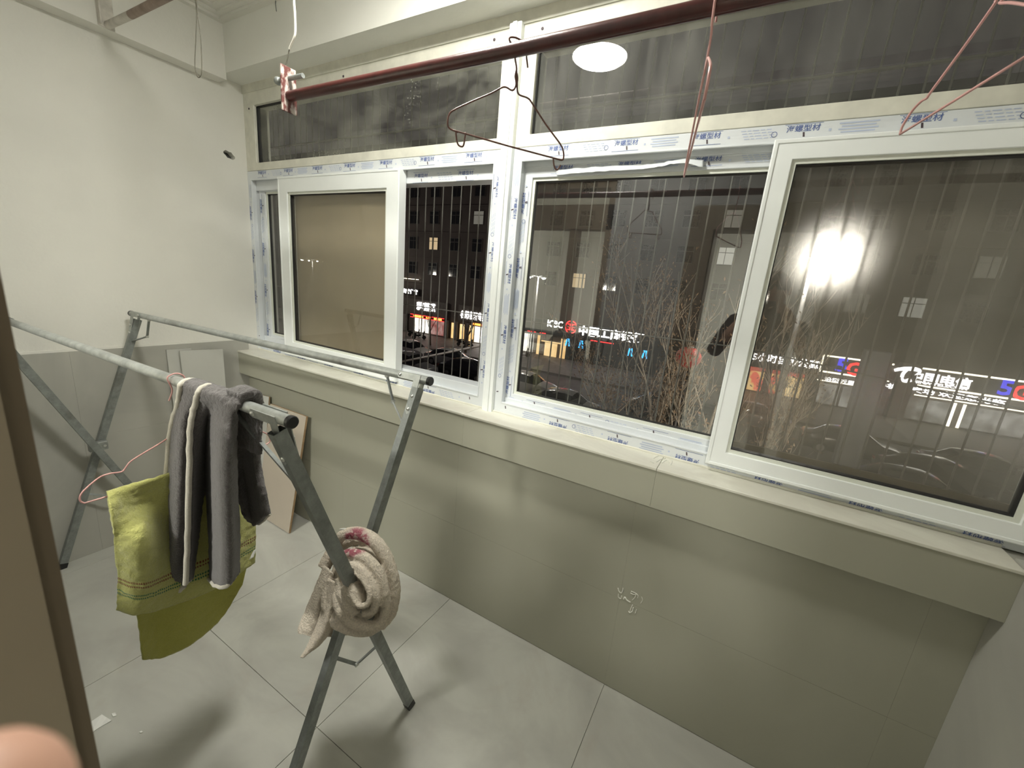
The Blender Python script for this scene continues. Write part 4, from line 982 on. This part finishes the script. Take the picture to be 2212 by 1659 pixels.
for x0, x1, m in ((5.9,7.2,'shop_grey'),(7.4,9.6,'shop_grey'),(11.3,13.6,'shop_grey'),(14.4,16.2,'shop_grey'),(16.4,18.4,'shop_grey'),(18.6,21,'shop_grey')):
    box_at(s5, 'window', m, x0, x1, ZP+.15, zl-.25, D+.1, D+.2)
for x0 in (13.7, 14.2, 18.5): MB().box(x0, x0+.16, D-.06, D, ZP+.1, zl-.15).build('light_strip', 'e_strip', s5)
box_at(s5, 'pillar', 'pillar', 10.2, 11.3, ZP, zt+.2, D-.15, D+.24)
# ------------------------------------------------------------------ street lamps
M['e_lamp'] = emis('street_lamp_led', (1.0, .97, .88), 120.0); M['e_lamp_near'] = emis('street_lamp_led_near', (1.0, .97, .88), 330.0); M['pole_grey'] = mat('pole_grey', (.30, .30, .31), .6)
def street_lamp(px, py, y, heads, label, power):
    p = onY(px, py, y); e = empty('street_lamp', (p.x, y, ZG), label, 'street lamp', 'street lamps')
    MB().tube([(p.x, y, ZG), (p.x, y, p.z*.4+ZG*.6), (p.x, y, p.z+.10)], [.11, .09, .05], 10).build('pole', 'pole_grey', e, smooth=60)
    for k in range(heads):
        dx = (k - (heads-1)/2)*1.3
        MB().tube([(p.x, y, p.z+.08), (p.x+dx*.6, y-.2, p.z+.16), (p.x+dx, y-.35, p.z+.10)], .03, 6).build('arm', 'pole_grey', e)
        h_ = bevel(MB().box(p.x+dx-.32, p.x+dx+.32, y-.50, y-.22, p.z+.0, p.z+.10).build('lamp_head', 'pole_grey', e), .03)
        MB().lathe((p.x+dx, y-.36, p.z), [(.0001, -.10), (.12, -.06), (.15, .0)] if y > 20 else [(.0001, -.08), (.10, -.06), (.14, .0)], 14).build('lens', 'e_lamp' if y > 20 else 'e_lamp_near', h_)
        l = bpy.data.lights.new('street_light', 'POINT'); l.energy = power; l.color = (1, .92, .78); l.shadow_soft_size = .25
        lo_ = bpy.data.objects.new('street_light', l); COL.objects.link(lo_); lo_.location = (p.x+dx, y-.36, p.z-.35)
    return e
street_lamp(1757, 560, 15, 1, 'tall street lamp glaring through the hazy right sash', 650)
street_lamp(675, 563, 30, 3, 'street lamp with three bright heads beyond the left sash', 380)
street_lamp(1163, 600, 31, 2, 'street lamp with two heads standing before the bank', 380)
# added lamp, out of view to the right, lights the trees from our side
nl_ = empty('street_lamp', (5.2, 4.6, ZG), 'added out-of-view lamp on the near pavement lighting the trees', 'street lamp', 'street lamps')
MB().tube([(5.2, 4.6, ZG), (5.2, 4.6, .6)], [.10, .05], 10).build('pole', 'pole_grey', nl_, smooth=60)
hd_ = bevel(MB().box(4.9, 5.5, 4.7, 5.2, .6, .7).build('lamp_head', 'pole_grey', nl_), .03)
MB().box(4.95, 5.45, 4.75, 5.15, .58, .60).build('lens', 'e_lamp', hd_)
l = bpy.data.lights.new('street_light', 'SPOT'); l.energy = 2200; l.color = (1, .86, .66); l.spot_size = math.radians(110); l.spot_blend = .6; l.shadow_soft_size = .25
lo_ = bpy.data.objects.new('street_light', l); COL.objects.link(lo_); lo_.location = (5.2, 4.95, .5)
lo_.rotation_euler = (Vector((-.5, 10.5, -2.5)) - Vector((5.2, 4.95, .5))).to_track_quat('-Z', 'Y').to_euler()
# advertising pillar
p = onY(1882, 830, 20.0)
o = MB().box(p.x-.42, p.x+.42, 20, 20.5, ZG, .25); o.box(p.x-.50, p.x+.50, 19.95, 20.55, ZG, ZG+.5)
o = bevel(o.build('pillar', mat('concrete_pillar', (.24, .24, .25), .9)), .02)
tag(o, 'grey square concrete pillar standing before the phone shop', 'pillar')
# ------------------------------------------------------------------ cars
M['tyre'] = mat('tyre', (.02, .02, .02), .8); M['hub'] = mat('hub', (.4, .4, .4), .3, .8); M['car_glass'] = mat('car_glass', (.01, .012, .014), .05, spec=.9)
M['headlight'] = mat('headlight', (.6, .6, .6), .1); M['taillight'] = mat('taillight', (.35, .01, .01), .2)
PAINT = {k: mat('car_paint_' + k, c, .18, .2, var=.02, spec=.8) for k, c in dict(white=(.72, .70, .68), silver=(.42, .42, .42), black=(.02, .02, .022), grey=(.16, .16, .17), red=(.25, .02, .02)).items()}
def car_meshes(tall):
    st = [(-2.25,.78,.80),(-2.12,.93,.96),(-1.70,.97,1.02),(-1.20,.97,1.38),(-.6,.96,1.47),(.1,.95,1.48),(.55,.93,1.40),(1.2,.90,.96),(1.8,.80,.85),(2.15,.68,.73),(2.25,.52,.56)]
    if tall: st = [(-2.2,.85,.88),(-2.12,1.0,1.10),(-1.95,1.05,1.55),(-1.4,1.06,1.68),(-.6,1.05,1.72),(.1,1.04,1.72),(.6,1.02,1.60),(1.2,.98,1.06),(1.8,.90,.96),(2.15,.78,.84),(2.25,.6,.65)]
    b = MB(); n = 10
    for x, be, ro in st:
        w = .90*(1 - .10*(abs(x)/2.25)**4); cab = ro - be > .2; wr = w*.72 if cab else w*.86
        for y, z in ((-w*.96,.22),(-w,.42),(-w*.99,.62),(-w*.96,be),(-wr,ro-.03),(-wr*.55,ro+.02),(wr*.55,ro+.02),(wr,ro-.03),(w*.96,be),(w*.99,.62),(w,.42),(w*.96,.22)): b.v.append((x, y, z))
    n = 12
    for i in range(len(st)-1):
        g = max(st[i][2]-st[i][1], st[i+1][2]-st[i+1][1]) > .25
        slope = abs(st[i][2]-st[i+1][2]) > .2
        for k in range(n):
            k2 = (k+1) % n; mi = 1 if (g and (k in (3, 7) or (slope and k in (4, 5, 6)))) else 0
            b.f.append((i*n+k, i*n+k2, (i+1)*n+k2, (i+1)*n+k)); b.m.append(mi)
    b.f.append(tuple(range(n))); b.m.append(0); b.f.append(tuple((len(st)-1)*n+k for k in range(n))); b.m.append(0)
    wh = MB(); wh.lathe((0, 0, 0), [(.0001,-.1),(.2,-.1),(.31,-.09),(.33,-.04),(.33,.06),(.30,.10)], 18, axis=1); wh.lathe((0, -.105, 0), [(.0001, 0), (.19, .0), (.2, .02)], 12, axis=1, mi=1)
    hl = MB().box(-.05, .05, -.18, .18, -.06, .06)
    return b, wh.mesh('wheel', ['tyre', 'hub'], 40), hl
CB = {t: car_meshes(t) for t in (False, True)}
CM = {}
def car(x, y, rz, paint, label, tall=False):
    e = empty('car', (x, y, ZG), label, 'car', 'cars parked along the street'); e.rotation_euler.z = rz
    key = (paint, tall)
    if key not in CM: CM[key] = (CB[tall][0].mesh('body', [PAINT[paint], 'car_glass'], 55), CB[tall][2].mesh('headlight', 'headlight'), CB[tall][2].mesh('taillight', 'taillight'))
    def ch(name, me, loc):
        o = bpy.data.objects.new(name, me); COL.objects.link(o); o.parent = e; o.location = loc; return o
    ch('body', CM[key][0], (0, 0, 0))
    for sx in (-1.35, 1.40):
        for sy in (-.80, .80):
            w_ = ch('wheel', CB[tall][1], (sx, sy, .33)); w_.rotation_euler.z = 0 if sy < 0 else math.pi
    for sy in (-.6, .6): ch('headlight', CM[key][1], (2.17, sy, .62)); ch('taillight', CM[key][2], (-2.22, sy, .78))
    return e
def at_px(u, v, h=0): # point on the street plane (or h above it) under the pixel
    return onZ(u, v, ZG + h)
for (x, y, rz, paint, label, tall) in (
    (-27.0, 28.6, .03, 'white', 'white sedan parked before the shop with the red ticker', False), (-21.9, 28.2, .05, 'silver', 'silver sedan parked beside the white one near the kerb', False),
    (-21.9, 23.0, .10, 'grey', 'grey hatchback parked in the row nearer to the window', True), (-18.2, 25.7, .04, 'black', 'black sedan with a shining roof line beside the grey hatchback', False),
    (-12.9, 25.4, .08, 'white', 'white sedan parked before the bank windows', False), (-8.7, 22.8, .06, 'silver', 'silver sedan parked in front of the bank doors', False),
    (1.4, 29.6, .0, 'grey', 'grey sedan parked before the poster windows', False), (-3.6, 26.6, .05, 'black', 'black sedan half hidden behind the tree trunks', False),
    (6.0, 27.6, -.03, 'black', 'black sedan beside the concrete pillar', False), (11.2, 27.8, .03, 'grey', 'grey sedan parked before the phone shop', False),
    (8.8, 24.9, .02, 'black', 'black sedan in the nearer row before the phone shop', False), (7.2, 22.0, -.04, 'black', 'dark sedan nearest to the balcony wall', False)):
    car(x, y, rz, paint, label, tall)
# parked scooters
def scooter_meshes():
    b = MB(); b.box(-.45, .1, -.14, .14, .35, .62); b.box(.0, .45, -.13, .13, .22, .30); b.bar((.45, 0, .25), (.62, 0, .95), .10, .22, (0, 1, 0)); b.box(-.75, -.3, -.12, .12, .5, .66)
    s_ = MB().box(-.7, .05, -.13, .13, .66, .76); w = MB().lathe((0, 0, 0), [(.10, -.05), (.22, -.05), (.24, 0), (.22, .05), (.10, .05)], 14, axis=1); h_ = MB().tube([(.58, -.32, 1.0), (.60, 0, 1.02), (.58, .32, 1.0)], .018, 6)
    return [('frame', b.mesh('frame', PAINT['black'])), ('seat', s_.mesh('seat', 'tyre')), ('wheel', w.mesh('wheel', 'tyre', 40)), ('handlebar', h_.mesh('handlebar', 'hub'))]
SM = dict(scooter_meshes())
for i, (u, v, rz, label) in enumerate(((895, 716, .5, 'dark scooter parked at the white shop windows'), (905, 719, .9, 'dark scooter leaning beside another at the shop windows'), (1000, 733, 1.2, 'dark scooter parked before the bright doorway'), (1012, 735, 1.5, 'second scooter by the bright doorway'), (1128, 752, .6, 'dark scooter parked at the bank window'))):
    p = fp(u, v, 37.5 - i % 2); e = empty('scooter', (p.x, p.y, ZG+.13), label, 'scooter', 'scooters on the pavement'); e.rotation_euler.z = rz
    for nm, loc in (('frame', (0,0,0)), ('seat', (0,0,0)), ('wheel', (-.55,0,.24)), ('wheel', (.62,0,.24)), ('handlebar', (0,0,0))):
        o = bpy.data.objects.new(nm, SM[nm]); COL.objects.link(o); o.parent = e; o.location = loc
# ------------------------------------------------------------------ trees
M['bark'] = mat('pale_bark', (.52, .46, .39), .85, var=.25, scale=9); M['bark_dark'] = mat('dark_bark', (.10, .08, .065), .9, var=.25, scale=9)
M['leaf'] = mat('dry_leaf', (.25, .17, .11), .7, var=.5, scale=3); M['leaf_dark'] = mat('dark_leaf', (.10, .085, .05), .8, var=.4, scale=3)
def tree(base, top_h, spread, seed, label, bark='bark', leafm='leaf', nleaf=700, r0=.09, lean=(0, 0), first=.35, levels=4):
    rnd = random.Random(seed); e = empty('street_tree', base, label, 'tree', 'street trees')
    br = MB(); tips = []
    def grow(p, d, L, r, lev):
        n = 6; pts = [p]; dd = d.normalized()
        for i in range(n):
            dd = (dd + Vector((rnd.uniform(-1,1), rnd.uniform(-1,1), rnd.uniform(-.5,.8)))*.13 + Vector((0,0,.05))).normalized()
            pts.append(pts[-1] + dd*(L/n))
        rr = [r*(1 - .55*i/n) for i in range(n+1)]
        br.tube(pts, rr, 6 if lev else 10, caps=False)
        if lev >= 2:
            for q in pts[2:]: tips.append(q)
        if lev < levels:
            nb = (4 if lev == 0 else 3)
            for k in range(nb):
                t = rnd.uniform(.45 if lev else first, 1.0); i = min(int(t*n), n-1); q = pts[i].lerp(pts[i+1], t*n - i)
                a = rnd.uniform(0, 2*math.pi); side = Vector((math.cos(a), math.sin(a), 0))
                nd = (dd*rnd.uniform(.5, .9) + side*spread*rnd.uniform(.5, 1.0) + Vector((0,0,.25))).normalized()
                grow(q, nd, L*rnd.uniform(.45, .68), max(rr[i]*.60, .006), lev+1)
            grow(pts[-1], dd, L*.62, rr[-1], lev+1)
    grow(Vector(base), Vector((lean[0], lean[1], 1)), top_h*.46, r0, 0)
    t_ = br.build('trunk', bark, e, smooth=80)
    lv = MB()
    for k in range(nleaf):
        c = rnd.choice(tips) + Vector((rnd.gauss(0,.12), rnd.gauss(0,.12), rnd.gauss(0,.10)))
        a = Vector((rnd.gauss(0,1), rnd.gauss(0,1), rnd.gauss(0,1))).normalized(); b_ = a.orthogonal().normalized(); s_ = rnd.uniform(.022, .048)
        lv.add([c - a*s_, c + b_*s_*.45, c + a*s_, c - b_*s_*.45], [(0,1,2,3)])
    f_ = lv.build('foliage', leafm, e, fix=False); f_['kind'] = 'stuff'
    return e
tree((-.9, 9.8, ZG), 8.9, .75, 3, 'tree with dry brown leaves spreading before the fixed right pane', nleaf=3400, lean=(-.05, 0), r0=.08)
tree((.12, 8.6, ZG), 8.4, .55, 11, 'pale-barked slender tree beside the sash stile', nleaf=1100, r0=.085, lean=(.0, 0))
tree((1.35, 12.5, ZG), 8.2, .6, 21, 'almost bare pale tree behind the hazy right sash', nleaf=350, r0=.09)
tree((1.7, 22.5, ZG), 4.4, .8, 31, 'low bushy dark tree before the poster windows', 'bark_dark', 'leaf_dark', 2200, .10)
tree((-24.6, 34.2, ZG), 6.6, .6, 41, 'bare dark street tree on the pavement before the shops', 'bark_dark', 'leaf_dark', 120, .14)
tree((-29.5, 34.4, ZG), 6.0, .6, 43, 'thin bare street tree near the shop with the red ticker', 'bark_dark', 'leaf_dark', 120, .10)
tree((9.0, 18.5, ZG), 4.0, .8, 51, 'dark leafless tree before the phone shop windows', 'bark_dark', 'leaf_dark', 500, .08)

# red lantern on a thin post, seen behind the branches
p = onY(1487, 772, 13.5); M['lantern'] = emis('lantern_red', (1.0, .08, .06), .10, (.45, .04, .04))
ln = empty('lantern', (p.x, p.y, ZG), 'round red ribbed lantern on a thin post behind the tree branches', 'lantern')
b = MB()
for i in range(13):
    th = math.pi*i/12
    for k in range(24):
        ph = 2*math.pi*k/24; r = .36*math.sin(th)*(1 + .035*math.cos(12*ph)) + .0005; b.v.append((p.x + r*math.cos(ph), p.y + r*math.sin(ph), p.z + .32*math.cos(th)))
for i in range(12):
    for k in range(24): k2 = (k+1) % 24; b.f.append((i*24+k, i*24+k2, (i+1)*24+k2, (i+1)*24+k)); b.m.append(0)
b.build('shade', 'lantern', ln, smooth=80)
MB().tube([(p.x, p.y, ZG), (p.x, p.y, p.z-.30)], .03, 8).build('post', 'pole_grey', ln)
MB().lathe((p.x, p.y, p.z+.31), [(.10, -.02), (.12, 0), (.10, .03)], 14).build('cap', 'pole_grey', ln)
# ================================================================== the person taking the picture (stands in the doorway, mirrored in the panes)
person = empty('person', (.10, -.40, 0), 'person in dark clothes in the doorway, holding a phone, fingertip by the lens', 'person')
def skin_body(name, verts, edges, radii, mats, parent, root=0, sub=2, faces_mat=None):
    me = bpy.data.meshes.new(name); me.from_pydata([tuple(v) for v in verts], edges, []); o = bpy.data.objects.new(name, me); COL.objects.link(o)
    s_ = o.modifiers.new('skin', 'SKIN'); s_.use_smooth_shade = True
    for i, r in enumerate(radii):
        sv = me.skin_vertices[0].data[i]; sv.radius = (r, r) if not hasattr(r, '__len__') else r; sv.use_root = (i == root)
    u = o.modifiers.new('sub', 'SUBSURF'); u.levels = sub; u.render_levels = sub
    dg = bpy.context.evaluated_depsgraph_get(); dg.update()
    m2 = bpy.data.meshes.new_from_object(o.evaluated_get(dg)); bpy.data.objects.remove(o)
    for m in mats: m2.materials.append(M[m])
    m2.polygons.foreach_set('use_smooth', [True]*len(m2.polygons))
    if faces_mat:
        for p in m2.polygons: p.material_index = faces_mat(p.center)
    o = bpy.data.objects.new(name, m2); COL.objects.link(o); o.parent = parent; o.matrix_parent_inverse = parent_inv(parent); return o
px, py = .10, -.40
LH = camp((-.075, .085, -.040)); RH = camp((.155, .035, -.045))          # wrists, behind the phone
V = [(px,py,.92),(px,py+.01,1.10),(px,py,1.30),(px,py-.01,1.42),(px,py,1.50),(px,py+.02,1.58),(px,py+.025,1.66),(px,py+.01,1.72),
     (px-.19,py-.01,1.40),(px-.30,py+.05,1.16),LH, (px+.19,py-.01,1.40),(px+.31,py+.06,1.17),RH,
     (px-.10,py,.88),(px-.11,py+.02,.48),(px-.12,py-.02,.09),(px-.13,py+.13,.04),(px+.10,py,.88),(px+.11,py+.02,.48),(px+.12,py-.02,.09),(px+.13,py+.13,.04)]
E_ = [(0,1),(1,2),(2,3),(3,4),(4,5),(5,6),(6,7),(3,8),(8,9),(9,10),(3,11),(11,12),(12,13),(0,14),(14,15),(15,16),(16,17),(0,18),(18,19),(19,20),(20,21)]
R_ = [(.17,.12),(.155,.11),(.18,.12),(.15,.10),.058,.085,(.088,.098),.070,.075,.055,.032,.075,.055,.032,.09,.062,.045,.035,.09,.062,.045,.035]
def fm(c):
    if c.z > 1.505: return 1
    if c.y > -.20: return 1
    return 0
body = skin_body('body', V, E_, R_, ['cloth_dark', 'skin'], person, 0, 2, fm)
# hair cap, nose, eyes, ears
hd = Vector((px, py+.025, 1.655))
b = MB()
for i in range(9):
    th = math.pi*.56*i/8
    for k in range(18):
        ph = 2*math.pi*k/18; b.v.append((hd.x + .094*math.sin(th)*math.cos(ph), hd.y - .018 + .104*math.sin(th)*math.sin(ph), hd.z + .012 + .105*math.cos(th)))
for i in range(8):
    for k in range(18): k2 = (k+1) % 18; b.f.append((i*18+k, i*18+k2, (i+1)*18+k2, (i+1)*18+k)); b.m.append(0)
b.build('hair', 'hair', person, smooth=90)
b = MB().tube([hd + Vector((0, .085, .012)), hd + Vector((0, .108, -.022)), hd + Vector((0, .092, -.032))], [.008, .015, .010], 8); b.build('nose', 'skin', person, smooth=90)
for s_ in (-1, 1):
    MB().lathe(hd + Vector((s_*.033, .088, .010)), [(.0001, -.006), (.010, -.002), (.010, .004), (.0001, .008)], 10, axis=1).build('eye', 'hair', person, smooth=90)
    MB().lathe(hd + Vector((s_*.092, .0, -.01)), [(.012, -.008), (.028, 0), (.012, .008)], 10, axis=0).build('ear', 'skin', person, smooth=90)
MB().tube([hd + Vector((-.022, .087, -.058)), hd + Vector((0, .093, -.060)), hd + Vector((.022, .087, -.058))], .005, 6).build('mouth', mat('lips', (.35, .14, .12), .5), person)
# hands: palm and five separate fingers each, in the camera's own frame (x right, y down, z ahead)
def hand(wrist, palm, fingers, thumb):
    vs = [camp(wrist), camp(palm)]; es = [(0, 1)]; rs = [.026, (.030, .018)]
    for f_ in fingers + [thumb]:
        last = 1
        for k, (p, r) in enumerate(f_):
            vs.append(camp(p)); rs.append(r); es.append((last, len(vs)-1)); last = len(vs)-1
    return skin_body('hand', vs, es, rs, ['skin'], person, 0, 2)
hand((-.075, .085, -.040), (-.062, .070, -.030),
     [[((-.080,.078,-.016),.0100),((-.082,.076,-.002),.0095)],
      [((-.060,.088,-.010),.0085),((-.058,.094,.010),.0080),((-.040,.096,.014),.0075)],
      [((-.045,.092,-.012),.0082),((-.040,.098,.008),.0078),((-.022,.098,.012),.0072)],
      [((-.032,.090,-.016),.0072),((-.024,.094,.004),.0068),((-.008,.094,.006),.0062)]],
     [((-.052,.048,-.034),.0095),((-.034,.032,-.030),.0085),((-.020,.020,-.026),.0080)])
hand((.155, .035, -.045), (.150, .022, -.032),
     [[((.150,.0,-.018),.0085),((.146,-.012,-.004),.0080),((.135,-.016,-.004),.0074)],
      [((.158,.008,-.012),.0085),((.156,.006,-.002),.0080),((.142,.002,-.002),.0075)],
      [((.158,.024,-.012),.0082),((.156,.024,-.002),.0078),((.142,.022,-.002),.0072)],
      [((.155,.040,-.014),.0072),((.152,.044,-.004),.0068),((.140,.042,-.003),.0062)]],
     [((.132,.030,-.032),.0095),((.114,.026,-.024),.0085),((.100,.022,-.020),.0080)])
fp_ = smooth_path([camp(p) for p in ((-.082,.080,-.010),(-.078,.072,.008),(-.067,.059,.026),(-.0575,.0480,.0370),(-.0545,.0445,.0400))], 20)
d_ = (fp_[-1] - fp_[-2]).normalized(); rr = [.0098 - .0012*i/19 for i in range(20)]
for a_ in (20, 40, 58, 72, 84, 90): fp_.append(camp((-.0545,.0445,.0400)) + d_*.0086*math.sin(math.radians(a_))); rr.append(max(.0086*math.cos(math.radians(a_)), .0004))
MB().tube(fp_, rr, 22).build('index_finger', 'skin', person, smooth=120)
# phone, its lens just behind the viewpoint
ph_ = empty('phone', camp((.06, .02, -.012)), 'slim black phone held up by the person in the doorway', 'phone')
def cam_box(x0, x1, y0, y1, z0, z1):
    b = MB(); b.v = [tuple(camp((x, y, z))) for z in (z0, z1) for x, y in ((x0,y0),(x1,y0),(x1,y1),(x0,y1))]
    b.f = [(0,3,2,1),(4,5,6,7),(0,1,5,4),(1,2,6,5),(2,3,7,6),(3,0,4,7)]; b.m = [0]*6; return b
bevel(cam_box(-.020, .127, -.018, .054, -.016, -.0082).build('body', 'black', ph_), .002)
cam_box(-.017, .124, -.015, .051, -.0172, -.0161).build('screen', emis('phone_screen', (.5, .5, .48), .6), ph_)
cam_box(-.012, .022, -.012, .022, -.0081, -.0065).build('lens_block', 'black', ph_)
